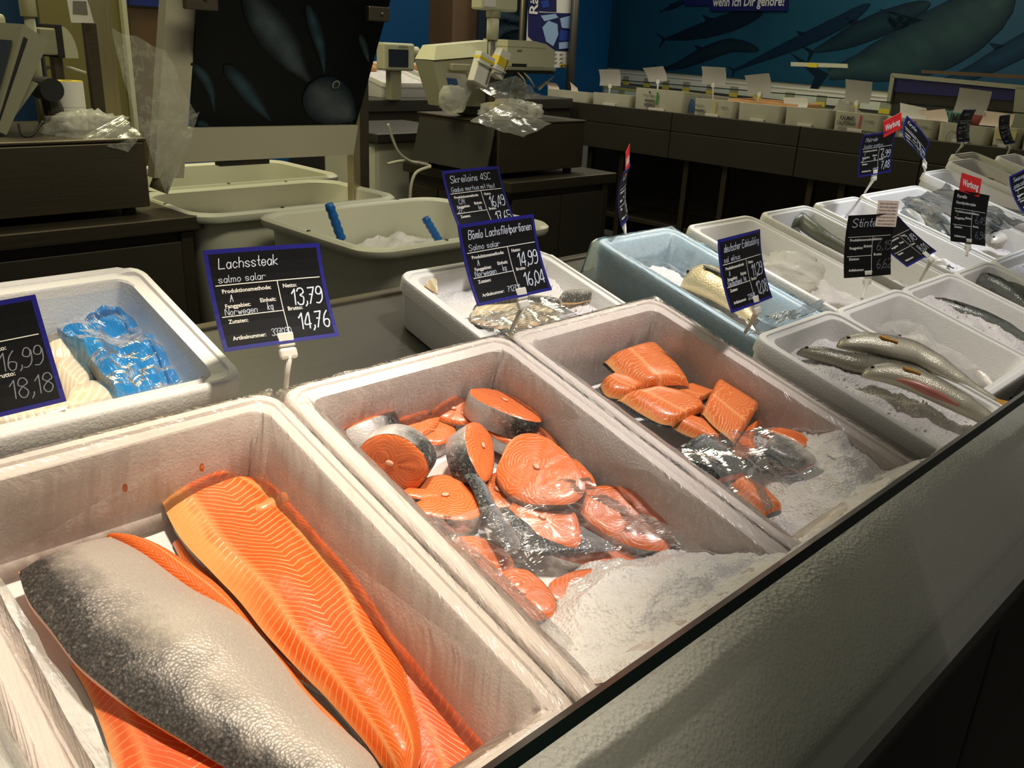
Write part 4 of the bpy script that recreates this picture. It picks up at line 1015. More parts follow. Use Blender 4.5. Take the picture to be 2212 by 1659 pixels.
# ================================================================== price cards
def card(label, pose, w=.155, h=.125, title='', sub='', method='', area_='', netto='', brutto='', num='', unit='', foot=None, clip=True, bend=.006, dim=False, printed_title=False,
         werbung=None, sticker=False, big=1.0, border='card_blue', group='chalk price cards on clips', clipx=0.0, hidden=False):
    c, X, Y = V(pose[0]), V(pose[1]).normalized(), V(pose[2])
    Y = (Y - X * Y.dot(X)).normalized(); N = X.cross(Y)
    T = Matrix((X, Y, N)).transposed().to_4x4(); T.translation = c
    B = lambda v: V((v.x, v.y, v.z + bend * ((v.y / (h / 2)) ** 2 - .4) - bend * .4 * (v.x / (w / 2)) ** 2))
    def gput(g, nm, mt, par=None, sm=False): g.v = [B(p) for p in g.v]; return g.put(nm, mt, parent=par, M4=None if par else T, smooth=sm)
    def grid(x0, x1, y0, y1, z, n=8):
        g = G(); vs = []; fs = []
        for j in range(n + 1):
            for i in range(n + 1): vs.append(V((lerp(x0, x1, i / n), lerp(y0, y1, j / n), z)))
        for j in range(n):
            for i in range(n): a = j * (n + 1) + i; fs.append((a, a + 1, a + n + 2, a + n + 1))
        return g.add(vs, fs)
    g = grid(-w / 2, w / 2, -h / 2, h / 2, 0.0)
    k = len(g.v); n1 = 9
    back = [p - V((0, 0, .0012)) for p in g.v]; bf = [tuple(reversed(f)) for f in g.f]; g.add(back, bf)
    ring = list(range(9)) + [9 * i + 8 for i in range(1, 9)] + [72 + i for i in range(7, -1, -1)] + [9 * i for i in range(7, 0, -1)]
    g.f += [(ring[i], k + ring[i], k + ring[(i + 1) % len(ring)], ring[(i + 1) % len(ring)]) for i in range(len(ring))]
    o = gput(g, 'price_card', border); tag(o, label, 'price card', group)
    bw = .0055
    gput(grid(-w / 2 + bw, w / 2 - bw, -h / 2 + bw, h / 2 - bw, .0004), 'black_face', 'card_black', o)
    r = G(); hl = .0011
    def line(x0, y0, x1, y1):
        if abs(x1 - x0) > abs(y1 - y0):
            for q in range(4): a = lerp(x0, x1, q / 4); b = lerp(x0, x1, (q + 1) / 4); r.add([V((a, y0 - hl / 2, .0008)), V((b, y0 - hl / 2, .0008)), V((b, y0 + hl / 2, .0008)), V((a, y0 + hl / 2, .0008))], [(0, 1, 2, 3)])
        else:
            for q in range(4): a = lerp(y0, y1, q / 4); b = lerp(y0, y1, (q + 1) / 4); r.add([V((x0 - hl / 2, a, .0008)), V((x0 + hl / 2, a, .0008)), V((x0 + hl / 2, b, .0008)), V((x0 - hl / 2, b, .0008))], [(0, 1, 2, 3)])
    y1 = h * .15; y2 = -h * .16; xm = w * .06
    line(-w * .45, y1, w * .45, y1); line(xm, -h * .42, xm, y1); line(-w * .45, y2, xm, y2)
    tag(gput(r, 'ruling', 'print_white', o), kind='stuff')
    pt = G(); ts = .0072 * (h / .125)
    for tx, xx, yy in (('Produktionsmethode:', -w * .41, y1 - .010), ('Fanggebiet:', -w * .41, y1 - .0285), ('Einheit:', -w * .12, y1 - .0255), ('Zutaten:', -w * .41, y2 - .009), ('Netto:', xm + .006, y1 - .010), ('Brutto:', xm + .006, y2 - .001), ('Artikelnummer:', -w * .41, -h * .40)):
        printed(pt, tx, xx, yy, ts, bold=True, fit=.042 if tx[0] == 'A' else None)
    tag(gput(pt, 'printed_text', 'print_white', o), kind='stuff')
    hw = G(); th = .017 * big; ht = G() if dim else hw
    if printed_title:
        pp = G(); printed(pp, title, -w * .42, h * .36, .013, bold=True); printed(pp, sub, -w * .42, h * .245, .011, bold=True, fit=w * .55); gput(pp, 'printed_title', 'print_white', o)
    else:
        if title: write(ht, title, -w * .40, h * .31, th * .72, .0011 * big, fit=min(w * .84, len(title) * .0078 * big), seed=1)
        if sub: write(hw, sub, -w * .42, h * .175, th * .5, .0008, fit=min(w * .8, len(sub) * .0056), seed=2)
    if method: write(hw, method, -w * .36, y1 - .021, .0088, .0008)
    if area_: write(hw, area_, -w * .42, y2 + .0018, .0078, .0008, fit=min(w * .30, len(area_) * .0052))
    if unit: write(hw, unit, -w * .07, y2 + .003, .0088, .0008)
    if netto: write(hw, netto, xm + .014, y1 - .0335, .0205, .0018 if not dim else .0012, fit=.046, seed=3)
    if brutto: write(hw, brutto, xm + .016, -h * .375, .0205, .0018 if not dim else .0012, fit=.046, seed=4)
    if num: write(hw, num, -w * .09, -h * .405, .0085, .0008, fit=.027)
    if hw.v: tag(gput(hw, 'handwriting', 'chalk_dim' if dim else 'chalk', o), kind='stuff')
    if dim and ht.v: tag(gput(ht, 'handwriting', 'chalk', o), kind='stuff')
    if werbung:
        wx, wy, ang, ww, wh = werbung
        R2 = Matrix.Translation((wx, wy, .0022)) @ Matrix.Rotation(math.radians(ang), 4, 'Z')
        g = G(); g.box((-ww / 2, -wh / 2, -.0006), (ww / 2, wh / 2, .0006), 0, R2); st = g.put('red_sticker', 'card_red', parent=o)
        g = G(); printed(g, 'Werbung', -ww * .40, -wh * .16, wh * .52, z=.0010, fit=ww * .80, bold=True, T=R2); g.put('sticker_text', 'print_white', parent=st)
    if sticker:
        R2 = Matrix.Translation((w * .30, h * .50, .0022)) @ Matrix.Rotation(math.radians(-4), 4, 'Z')
        g = G(); g.box((-.030, -.030, -.0006), (.030, .030, .0006), 0, R2); st = g.put('paper_note', 'pale_pink_paper', parent=o)
        g = G()
        for i, tx in enumerate(('Stinte sind nicht zum', 'Rohverzehr geeignet!', 'Stinte können in Rogn / Milchner', 'Nematodenlarven enthalten', 'Diese werden durch das Garen', 'abgetötet und stellen', 'keine Gesundheitsgefahr dar')):
            printed(g, tx, -.025, .021 - i * .0078, .0062, z=.0010, T=R2, fit=.050)
        g.put('note_text', 'print_black', parent=st)
    if clip:
        # clip jaw, ball and stake down to its foot
        Ti = T.inverted(); cx = clipx; yb = -h / 2
        g = G(); g.box((cx - .011, yb - .004, -.003), (cx + .011, yb + .014, .003), .0015); g.box((cx - .012, yb - .020, -.004), (cx + .012, yb - .005, .004), .004)
        cl = g.put('clip', 'clip', parent=o)
        ft = Ti @ V(foot) if foot is not None else V((cx, yb - .07, 0))
        g = G(); g.tube([V((cx, yb - .014, 0)), lerp(V((cx, yb - .014, 0)), ft, .5), ft], [.0055, .0038, .0034], 8); g.put('stake', 'clip', parent=o, smooth=True)
    return o

POSE = {
'c1379': ((0.549, 0.963, 1.141), (0.996, -0.084, -0.040), (0.073, 0.443, 0.894)),
'c1499': ((0.949, 0.955, 1.138), (0.999, -0.049, 0.023), (-0.001, 0.407, 0.914)),
'c1649': ((1.160, 1.244, 1.168), (0.998, 0.055, -0.001), (-0.026, 0.476, 0.879)),
'c1129': ((1.352, 0.770, 1.104), (0.997, 0.080, -0.002), (-0.026, 0.348, 0.937)),
'stinte': ((2.055, 0.857, 1.048), (0.902, -0.430, 0.029), (0.031, 0.132, 0.991)),
'c749': ((2.093, 0.799, 1.066), (0.993, -0.018, 0.120), (-0.050, 0.838, 0.543)),
'forelle': ((2.703, 0.858, 1.051), (0.898, -0.418, -0.134), (0.244, 0.222, 0.944)),
'makrele': ((2.727, 1.170, 1.193), (0.976, -0.203, 0.078), (-0.074, 0.028, 0.997)),
'bent': ((3.365, 1.308, 1.192), (0.710, -0.376, -0.595), (0.704, 0.357, 0.614)),
'far1': ((3.883, 1.328, 1.232), (0.999, 0.035, -0.011), (0.010, 0.024, 1.000)),
'far2': ((4.297, 1.299, 1.208), (0.999, 0.041, 0.013), (-0.028, 0.379, 0.925)),
'seez': ((3.202, 0.861, 1.101), (0.948, -0.188, 0.257), (-0.138, 0.485, 0.864)),
}
card('black price card 13,79 and 14,76 with blue border above the steak box', POSE['c1379'], title='Lachssteak', sub='salmo salar', method='A', area_='Norwegen', unit='kg', netto='13,79', brutto='14,76', num='337030', foot=at(617, 838, y=.930), clipx=.003)
card('black price card 14,99 for salmon portions, Bömlo written on top', POSE['c1499'], title='Bömlo Lachsfiletportionen', sub='Salmo salar', method='A', area_='Norwegen', unit='kg', netto='14,99', brutto='16,04', num='712711', foot=at(1100, 722, y=.938), clipx=.012)
card('black price card 16,49 for cod loins, half hidden by another card', POSE['c1649'], title='Skreiloins 4SC', sub='Gadus morhua mit Haut', method='C/H', area_='27.', unit='kg', netto='16,49', brutto='17,65', foot=at(1075, 640, y=1.24), clipx=.01)
card('black price card 11,29 standing at the blue-wrapped box', POSE['c1129'], title='deutscher Edelsaibling', sub='salvelinus', method='A', area_='Deutschland', unit='kg', netto='11,29', brutto='12,08', num='223542', foot=at(1610, 718, y=.775), clipx=.012)
card('black smelt price card with a pale paper note on its corner', POSE['stinte'], .135, .145, title='Stinte', netto='6,19', brutto='6,62', foot=at(1862, 645, y=.80), dim=True, sticker=True, big=1.5, border='card_black')
card('price card 7,49 leaning far back beside the smelt card', (CAM + (V(POSE['c749'][0]) - CAM) * 1.10, POSE['c749'][1], POSE['c749'][2]), .168, .136, title='Loup de mer', sub='filet', netto='7,49', brutto='8,01', foot=at(1987, 607, y=.83), clipx=.03, bend=.004)
card('trout price card with red advertising sticker on top', POSE['forelle'], .135, .145, title='Forelle', sub='Oncorhynchus mykiss', method='A', netto='6,49', brutto='6,94', foot=at(2088, 552, y=.80), dim=True, printed_title=True, border='card_black', werbung=(-.012, .092, -6, .078, .052))
card('mackerel price card 6,99 with a red sticker at its top corner', POSE['makrele'], title='Makrele', sub='Scomber scombrus', method='C', area_='27', unit='kg', netto='6,99', brutto='7,48', num='129557', foot=at(1868, 416, y=1.275), werbung=(.052, .080, 14, .085, .050))
card('price card twisted nearly sideways above the tall foam box', POSE['bent'], title='Karpfen', netto='9,99', brutto='10,69', foot=at(1998, 372, y=1.283), clipx=.06, bend=.012)
card('narrow looking price card before the box marked CG', POSE['far1'], title='Rotbarsch', netto='12,99', brutto='13,90', foot=at(2066, 329, y=1.395), bend=.012, group='chalk price cards on clips')
card('narrow looking price card before the box with blue lettering', POSE['far2'], title='Wels', netto='8,99', brutto='9,62', foot=at(2176, 332, y=1.35), bend=.012)
card('price card for sole tilted over the trout card box', POSE['seez'], title='Seezunge', sub='solea solea', method='C', area_='27', netto='24,99', brutto='26,74', foot=at(2235, 470, y=.79), bend=.010)
_c = at(110, 752, y=1.03); _x = V((.97, -.20, .10)).normalized(); _y = V((.0, .40, .91))
card('black price card 16,99 standing at the white fillets', (_c - _x * .0775, _x, _y), title='', netto='16,99', brutto='18,18', foot=at(-30, 960, y=.945), clipx=-.02, dim=True)
_c = at(1351, 420, y=1.30); _d = ray(1351, 420); _x = V((_d.x, _d.y, 0)).normalized(); _x = (Matrix.Rotation(math.radians(-5), 3, 'Z') @ _x); _y = V((-.10, .0, 1)).normalized()
card('price card turned edge-on with a red sticker above the blue-wrapped box', (_c, _x, _y), title='Hecht', netto='9,49', brutto='10,15', foot=at(1351, 506, y=1.285), werbung=(-.01, .080, 8, .09, .055), bend=.010, clipx=.0)

# ================================================================== walls, mural, prints
NAVY_D = (0.004, 0.012, 0.022, 1)
def softfish(name, pts, wid, c_mid, c_edge, P0, Nn, parent, off=.004, fork=True, n=26):
    """flat printed fish shape: pixel centre line pts (head->tail) and max pixel half width, on the plane P0,Nn"""
    sp = [interp([V((x, y, 0)) for x, y in pts], i / n) for i in range(n + 1)]
    vs = []; tone = []; fs = []
    Q = ((-1.0, 0.0), (-.8, .12), (-.5, .55), (-.1, 1.0), (.35, .75), (.7, .3), (1.0, 0.0)) if not fork else ((-1.0, 0.0), (-.9, .2), (-.5, .6), (0.0, 1.0), (.5, .6), (.9, .2), (1.0, 0.0))
    m_ = len(Q)
    for i, p in enumerate(sp):
        d = (sp[min(i + 1, n)] - sp[max(i - 1, 0)]).normalized(); w = V((-d.y, d.x, 0)); f = prof(i / n) * wid
        ef = 1.0 if fork else min(1.0, i / n * 4) * min(1.0, (1 - i / n) * 4 + .15)
        for q, k_ in Q:
            pp = p + w * f * q; vs.append(onplane(pp.x, pp.y, P0, Nn) + Nn * off); k2 = k_ * ef * (.8 + .5 * pn(pp.x, pp.y, 0, .03))
            tone.append(tuple(lerp(a_, b_, max(0, min(1, k2))) for a_, b_ in zip(c_edge, c_mid)))
    for i in range(n):
        for j in range(m_ - 1): a = i * m_ + j; fs.append((a, a + 1, a + m_ + 1, a + m_))
    if fork:
        d = (sp[n] - sp[n - 1]).normalized(); w = V((-d.y, d.x, 0)); e = sp[n]
        k = len(vs)
        for p in (e, e + d * wid * 1.1 + w * wid * .95, e + d * wid * .45, e + d * wid * 1.1 - w * wid * .95):
            vs.append(onplane(p.x, p.y, P0, Nn) + Nn * off); tone.append(c_edge)
        fs += [(k, k + 1, k + 2), (k, k + 2, k + 3)]
        i = n // 2; d = (sp[i + 1] - sp[i]).normalized(); w = V((-d.y, d.x, 0)); k = len(vs)
        for p in (sp[i] - d * wid * .5 + w * wid * .8, sp[i] + d * wid * .5 + w * wid * .8, sp[i] + d * wid * .7 + w * wid * 1.7):
            vs.append(onplane(p.x, p.y, P0, Nn) + Nn * off); tone.append(c_edge)
        fs.append((k, k + 1, k + 2))
    return mk(name, vs, fs, 'print', parent=parent, tone=tone)

A_ = V((6.60, .2, 0)); B_ = V((9.55, 9.2, 0)); wd = (B_ - A_).normalized(); wn = V((-wd.y, wd.x, 0)) * 1.0
if wn.x > 0: wn = -wn
wr = G().hexa([A_, B_, B_ - wn * .1, A_ - wn * .1], [p + V((0, 0, 3.4)) for p in (A_, B_, B_ - wn * .1, A_ - wn * .1)]).put('wall_right', 'eps_back'); tag(wr, kind='structure')
MZ = 1.235
t = NT('mural_sea'); n_ = t.noise(1.1, 3.0, t.obj()); n2_ = t.noise(5.0, 4.0, t.obj())
t.principled(Base__Color=t.mix(t.math('MULTIPLY_ADD', n2_, .3, t.math('MULTIPLY', n_, .7)), S(4, 46, 68), S(22, 82, 106)), Roughness=.5); M['mural'] = t.m
a, b = A_ + wn * .012, B_ + wn * .012
mu = G().hexa([a + V((0, 0, MZ)), b + V((0, 0, MZ)), b - wn * .01 + V((0, 0, MZ)), a - wn * .01 + V((0, 0, MZ))], [p + V((0, 0, 3.39)) for p in (a, b, b - wn * .01, a - wn * .01)]).put('mural', 'mural', parent=wr)
P0 = A_ + wn * .012
tl, dk, lt = S(10, 58, 82), S(3, 20, 36), S(52, 78, 76)
for pts, w_, cm, ce in (
    ([(1650, 22), (1600, 40), (1540, 60), (1480, 76), (1440, 84)], 20, S(4, 24, 40), dk),
    ([(1640, 108), (1580, 98), (1520, 118), (1470, 140), (1430, 150)], 16, S(14, 38, 46), dk),
    ([(1880, 8), (1820, 45), (1740, 85), (1660, 120), (1590, 150)], 15, S(4, 34, 58), S(2, 24, 44)),
    ([(2010, 6), (1930, 40), (1860, 70), (1800, 96), (1760, 110)], 26, S(22, 50, 58), S(3, 22, 38)),
    ([(2190, -20), (2090, 50), (1985, 105), (1880, 140), (1790, 160)], 66, lt, S(6, 30, 44)),
    ([(2330, 20), (2240, 80), (2170, 120), (2080, 165), (1990, 190)], 24, S(20, 62, 86), S(4, 30, 50)),
    ([(1480, 2), (1462, 10), (1445, 18), (1430, 24)], 6, S(8, 34, 52), dk)):
    softfish('printed_fish', pts, w_, cm, ce, P0, wn, wr)
# slogan board
def pxquad(pts, P0, Nn, off): return [onplane(x, y, P0, Nn) + Nn * off for x, y in pts]
q = pxquad([(1536, 24), (1703, 24), (1706, -60), (1538, -60)], P0, wn, .02)
sg = mk('slogan_sign', q + [p - wn * .015 for p in q], [(0, 1, 2, 3), (7, 6, 5, 4), (0, 4, 5, 1), (1, 5, 6, 2), (2, 6, 7, 3), (3, 7, 4, 0)], 'navy'); tag(sg, 'dark blue slogan sign with white lettering on the mural', 'sign')
q2 = pxquad([(1480, 12), (1536, 12), (1536, -60), (1482, -60)], P0, wn, .02)
mk('sign_wing', q2 + [p - wn * .01 for p in q2], [(0, 1, 2, 3), (7, 6, 5, 4), (0, 4, 5, 1), (1, 5, 6, 2), (2, 6, 7, 3), (3, 7, 4, 0)], 'navy', parent=sg)
g = G(); tx, ty = q[1] - q[0], V((0, 0, 1)); L = tx.length; tx.normalize()
Tm = Matrix((tx, ty, wn)).transposed().to_4x4(); Tm.translation = q[0]
printed(g, 'wenn ich Dir gehöre!', L * .04, .045, .12, z=.004, fit=L * .92, bold=True, T=Tm); tag(g.put('lettering', 'print_white', parent=sg), kind='stuff')

wb = G().box((1.0, 7.4, 0), (9.2, 7.5, 3.4)).put('wall_back', 'blue_wall'); tag(wb, kind='structure')
p_ = at(966, 60, y=7.36); g = G(); g.box((p_.x - .025, 7.36, .2), (p_.x + .025, 7.40, 3.0)); o = g.put('trim_1', 'cream'); tag(o, kind='structure')
p0_, p1_ = at(978, 60, y=5.6), at(1032, 60, y=5.6)
g = G(); g.box((p0_.x, 5.6, 0), (p1_.x, 5.9, 3.2), .01); o = g.put('column', 'wood'); tag(o, 'brown clad column behind the grey monitor', 'column')
p0_, p1_ = at(1034, 60, y=5.5), at(1142, 60, y=5.5)
pn2 = G().box((p0_.x, 5.5, .9), (p1_.x, 5.52, 3.0)).put('picture_panel', plain('dark_sea_print', S(14, 34, 50), .5)); tag(pn2, 'dark underwater picture panel behind the scale display', 'poster')
for pts in ([(1050, 95), (1075, 70), (1100, 60), (1125, 62)], [(1060, 40), (1085, 30), (1115, 40), (1135, 36)]):
    softfish('printed_fish', pts, 12, S(84, 104, 118), S(18, 40, 56), V((0, 5.49, 0)), V((0, -1, 0)), pn2, 0.0)
p_ = at(1128, 40, y=5.3); g = G(); g.tube([V((p_.x, 5.3, .2)), V((p_.x, 5.3, 3.0))], .022, 10); o = g.put('steel_pole', 'steel_post', smooth=True); tag(o, 'thin steel pole beside the map poster', 'pole')
# map poster
p0_, p1_, p2_ = at(1142, 40, y=5.2), at(1236, 40, y=5.2), at(1200, 146, y=5.2)
mp = G().box((p0_.x, 5.2, p2_.z), (p1_.x, 5.215, 2.4)).put('map_poster', 'white_paper'); tag(mp, 'fishing area map poster with blue oceans and a navy side strip', 'poster')
def pq(name, pts, y, mat, parent, th=.004):
    k = len(pts); f = [at(x, yy, y=y) for x, yy in pts]; return mk(name, f + [p + V((0, th, 0)) for p in f], [tuple(range(k - 1, -1, -1)), tuple(range(k, 2 * k))] + [(i, (i + 1) % k, k + (i + 1) % k, k + i) for i in range(k)], mat, parent=parent)
sea = plain('map_sea', S(34, 62, 150), .5); land = plain('map_land', S(150, 180, 220), .5); sea2 = plain('map_deep', S(22, 26, 84), .5)
pq('side_strip', [(1141, 78), (1141, -30), (1164, -30), (1164, 100)], 5.196, 'navy', mp)
pq('map_field', [(1164, 100), (1164, 27), (1235, 29), (1230, 111), (1164, 108)], 5.196, sea2, mp)
pq('map_field', [(1164, 24), (1164, -30), (1202, -30), (1202, 26)], 5.196, sea2, mp)
for pts in ([(1172, 60), (1185, 45), (1204, 52), (1206, 75), (1195, 100), (1180, 90)], [(1210, 40), (1232, 34), (1232, 62), (1214, 60)], [(1168, 34), (1200, 30), (1206, 38), (1176, 46)], [(1208, 92), (1230, 90), (1228, 104), (1208, 106)]):
    pq('map_land', pts, 5.192, land, mp)
for pts in ([(1210, 66), (1230, 66), (1228, 88), (1208, 88)], [(1168, 4), (1184, 0), (1188, 14), (1172, 18)]): pq('map_land', pts, 5.192, sea, mp)
g = G()
for i in range(3):
    for j in range(3):
        a_, b_ = at(1197 + j * 13, 116 + i * 9, y=5.192), at(1203 + j * 13, 119 + i * 9, y=5.192); g.box((a_.x, 5.190, b_.z), (b_.x, 5.194, a_.z))
tag(g.put('legend_marks', 'print_grey', parent=mp), kind='stuff')
pq('yellow_mark', [(1210, 138), (1210, 146), (1228, 147), (1228, 139)], 5.192, 'yellow', mp)
g = G(); ps = at(1211, 146, y=5.186); printed(g, 'METRO', 0, 0, .034, z=.0, bold=True, T=Matrix.Translation(ps) @ Matrix.Rotation(math.radians(90), 4, 'X'), fit=.085); tag(g.put('lettering', 'navy', parent=mp), kind='stuff')
g = G(); ps = at(1160, 33, y=5.19); Tm = Matrix.Translation(ps) @ Matrix.Rotation(math.radians(90), 4, 'X') @ Matrix.Rotation(math.radians(90), 4, 'Z')
printed(g, 'Räucherfisch', 0, 0, .13, z=.002, bold=True, T=Tm); tag(g.put('lettering', 'print_white', parent=mp), kind='stuff')
p_ = at(1241, 60, y=5.15); g = G(); g.tube([V((p_.x, 5.16, .0)), V((p_.x, 5.16, 3.0))], .035, 14); o = g.put('steel_column', 'steel', smooth=True); tag(o, 'round stainless column at the edge of the map poster', 'column')

# panels behind the left scale
def ypanel(name, label, x0, x1, ytop, ybot, y, mat, cat='panel', th=.03):
    a, b = at(x0, ytop, y=y), at(x1, ybot, y=y)
    o = G().box((a.x, y, 0.0 if ybot is None else b.z), (b.x, y + th, a.z), .003).put(name, mat); tag(o, label, cat); return o
olive = plain('olive_panel', S(120, 112, 66), .5, var=.12, nscale=3)
o = G().box((at(88, 60, y=4.3).x, 4.3, 0), (at(268, 60, y=4.3).x, 4.33, 2.4), .003).put('partition_panel', olive); tag(o, 'olive painted partition panel behind the left scale', 'panel')
o = G().box((at(269, 60, y=4.25).x, 4.25, 0), (at(279, 60, y=4.25).x, 4.29, 2.4), .003).put('partition_post', 'cream'); tag(o, 'narrow white post beside the olive partition', 'post')
o = G().box((at(280, 60, y=4.3).x, 4.3, 0), (at(364, 60, y=4.3).x, 4.33, at(300, 13, y=4.3).z), .003).put('partition_panel', 'wood'); tag(o, 'brown partition panel seen past the hanging clear bag', 'panel')
a_, b_ = at(279, 12, y=4.28), at(366, -40, y=4.28)
o = G().box((a_.x, 4.28, a_.z), (b_.x, 4.30, b_.z), .003).put('blue_banner', plain('blue_banner', S(22, 42, 120), .5)); tag(o, 'blue strip above the brown partition panel', 'banner')
pp = G().box((at(-160, 60, y=4.6).x, 4.6, 0), (at(86, 60, y=4.6).x, 4.63, 2.4)).put('picture_panel', plain('blue_sea_print', S(16, 52, 92), .5, var=.5, nscale=3)); tag(pp, 'blue sea picture panel behind the tilted monitor', 'poster')

# ================================================================== scale stations
def station(lab_c, lab_b, x0, x1, y0, y1, bx0, bx1, by0, by1, btop, panel=False):
    c = empty('steel_cabinet', ((x0 + x1) / 2, (y0 + y1) / 2, 0)); tag(c, lab_c, 'cabinet')
    o3 = V(((x0 + x1) / 2, (y0 + y1) / 2, 0))
    def part(nm, a, b, mat, bev=.004): return G().box(V(a) - o3, V(b) - o3, bev).put(nm, mat, parent=c)
    part('worktop', (x0 - .02, y0 - .02, .855), (x1 + .02, y1, .90), 'steel_dark')
    part('body', (x0 + .01, y0 + .02, .08), (x1 - .01, y1 - .01, .855), 'dark_cabinet')
    k = 2 if x1 - x0 > .5 else 1
    for i in range(k):
        a = lerp(x0 + .02, x1 - .02, i / k); b = lerp(x0 + .02, x1 - .02, (i + 1) / k)
        part('door', (a + .003, y0 + .004, .10), (b - .003, y0 + .02, .82), 'dark_cabinet', .003)
    part('corner_post', (x1 - .05, y0 + .0, .02), (x1 - .01, y0 + .03, .85), 'steel_dark')
    for i in range(3): part('side_panel', (x0 - .004, lerp(y0 + .05, y1 - .03, i / 3) + .004, .12), (x0 + .012, lerp(y0 + .05, y1 - .03, (i + 1) / 3) - .004, .80), 'steel_dark', .002)
    part('plinth', (x0 + .05, y0 + .06, 0), (x1 - .05, y1 - .05, .08), 'black', 0)
    e = empty('equipment_box', ((bx0 + bx1) / 2, (by0 + by1) / 2, .905)); tag(e, lab_b, 'equipment box')
    o4 = e.location.copy()
    def bpart(nm, a, b, mat, bev=.004): return G().box(V(a) - o4, V(b) - o4, bev).put(nm, mat, parent=e)
    bpart('housing', (bx0, by0, .925), (bx1, by1, btop), 'steel_dark', .006)
    bpart('lid', (bx0 - .004, by0 - .004, btop), (bx1 + .004, by1 + .004, btop + .010), 'steel_dark', .003)
    for sx in (bx0 + .05, bx1 - .05):
        for sy in (by0 + .05, by1 - .05):
            G().lathe([(.02, 0), (.022, .01), (.016, .022)], V((sx, sy, .902)) - o4, 12).put('foot', 'rubber', parent=e)
    if panel:
        lo = [V((bx0 - .05, by0 + .02, .93)), V((bx0 - .05, by1 - .02, .93)), V((bx0 - .042, by1 - .02, .93)), V((bx0 - .042, by0 + .02, .93))]
        hi = [V((bx0 - .006, by0 + .02, btop - .012)), V((bx0 - .006, by1 - .02, btop - .012)), V((bx0 + .0, by1 - .02, btop - .012)), V((bx0 + .0, by0 + .02, btop - .012))]
        G().hexa([p - o4 for p in lo], [p - o4 for p in hi]).put('access_panel', 'steel', parent=e)
    return c, e
station('steel base cabinet under the left scale with bags on top', 'dark steel equipment box under the tilted monitor', .10, 1.255, 2.66, 3.4, .12, 1.145, 2.72, 3.28, 1.122)
ST_R = station('steel base cabinet under the scale with the label printer', 'steel equipment box with a sloping side panel under the printer', 2.69, 3.36, 2.70, 3.42, 2.665, 3.215, 2.76, 3.30, 1.128, True)

# ---- tubs
def tub(label, x0, x1, y0, y1, z, h, mat='tub'):
    def lp(ins, zz, r=.09): return [p for p in rrect(x0 + ins, x1 - ins, y0 + ins, y1 - ins, r, zz, 6)]
    o3 = V(((x0 + x1) / 2, (y0 + y1) / 2, z - h))
    L = [lp(.06, z - h), lp(.052, z - h + .015), lp(.028, z - .045), lp(.026, z - .030), lp(.004, z - .030), lp(0, z - .022), lp(0, z - .008), lp(.008, z), lp(.022, z), lp(.032, z - .008), lp(.036, z - .04), lp(.058, z - h + .05), lp(.075, z - h + .03)]
    g = G(); g.loft(L); g.v = [p - o3 for p in g.v]
    o = g.put('plastic_tub', mat, M4=Matrix.Translation(o3)); smooth_by_angle(o, 40); tag(o, label, 'tub', 'large plastic tubs')
    for k, (a, b) in enumerate((((x0 + x1) / 2 - .1, y0 + .012), ((x0 + x1) / 2 + .2, y1 - .012), (x0 + .012, (y0 + y1) / 2))):
        G().lathe([(.006, 0), (.006, .002), (.003, .003)], V((a, b, z)) - o3, 10).put('rivet', 'steel', parent=o)
    g = G()
    for sx in (x0 + .12, x1 - .12):
        for sy in (y0 + .12, y1 - .12):
            gw = G(); gw.tube([V((sx - .015, sy, .06)) - o3, V((sx + .015, sy, .06)) - o3], .06, 16); gw.put('castor', 'rubber', parent=o)
            gw = G(); gw.tube([V((sx, sy, .10)) - o3, V((sx, sy, z - h + .004)) - o3], .02, 8); gw.put('castor_stem', 'steel', parent=o)
    return o
tub('big white tub with two blue scoops standing in it', 1.395, 2.155, 1.925, 2.57, .905, .50)
tub('white tub with ice behind the tub with the scoops', 1.235, 2.04, 2.60, 3.10, .905, .50)
tub('empty white tub farthest back under the fish picture', 1.30, 2.15, 3.13, 3.70, .905, .50)
def ice_world(label, x0, x1, y0, y1, z, seed):
    ice_bed(label, Matrix.Identity(4), x0, x1, y0, y1, lambda x, y: z + .04 * pn(x, y, seed, 4), res=.012, amp=.012, seed=seed, chips=80)
ice_world('crushed ice in the tub with the blue scoops', 1.46, 2.09, 1.99, 2.505, .775, 21.0)
ice_world('crushed ice in the middle tub', 1.30, 1.98, 2.665, 3.035, .80, 22.0)
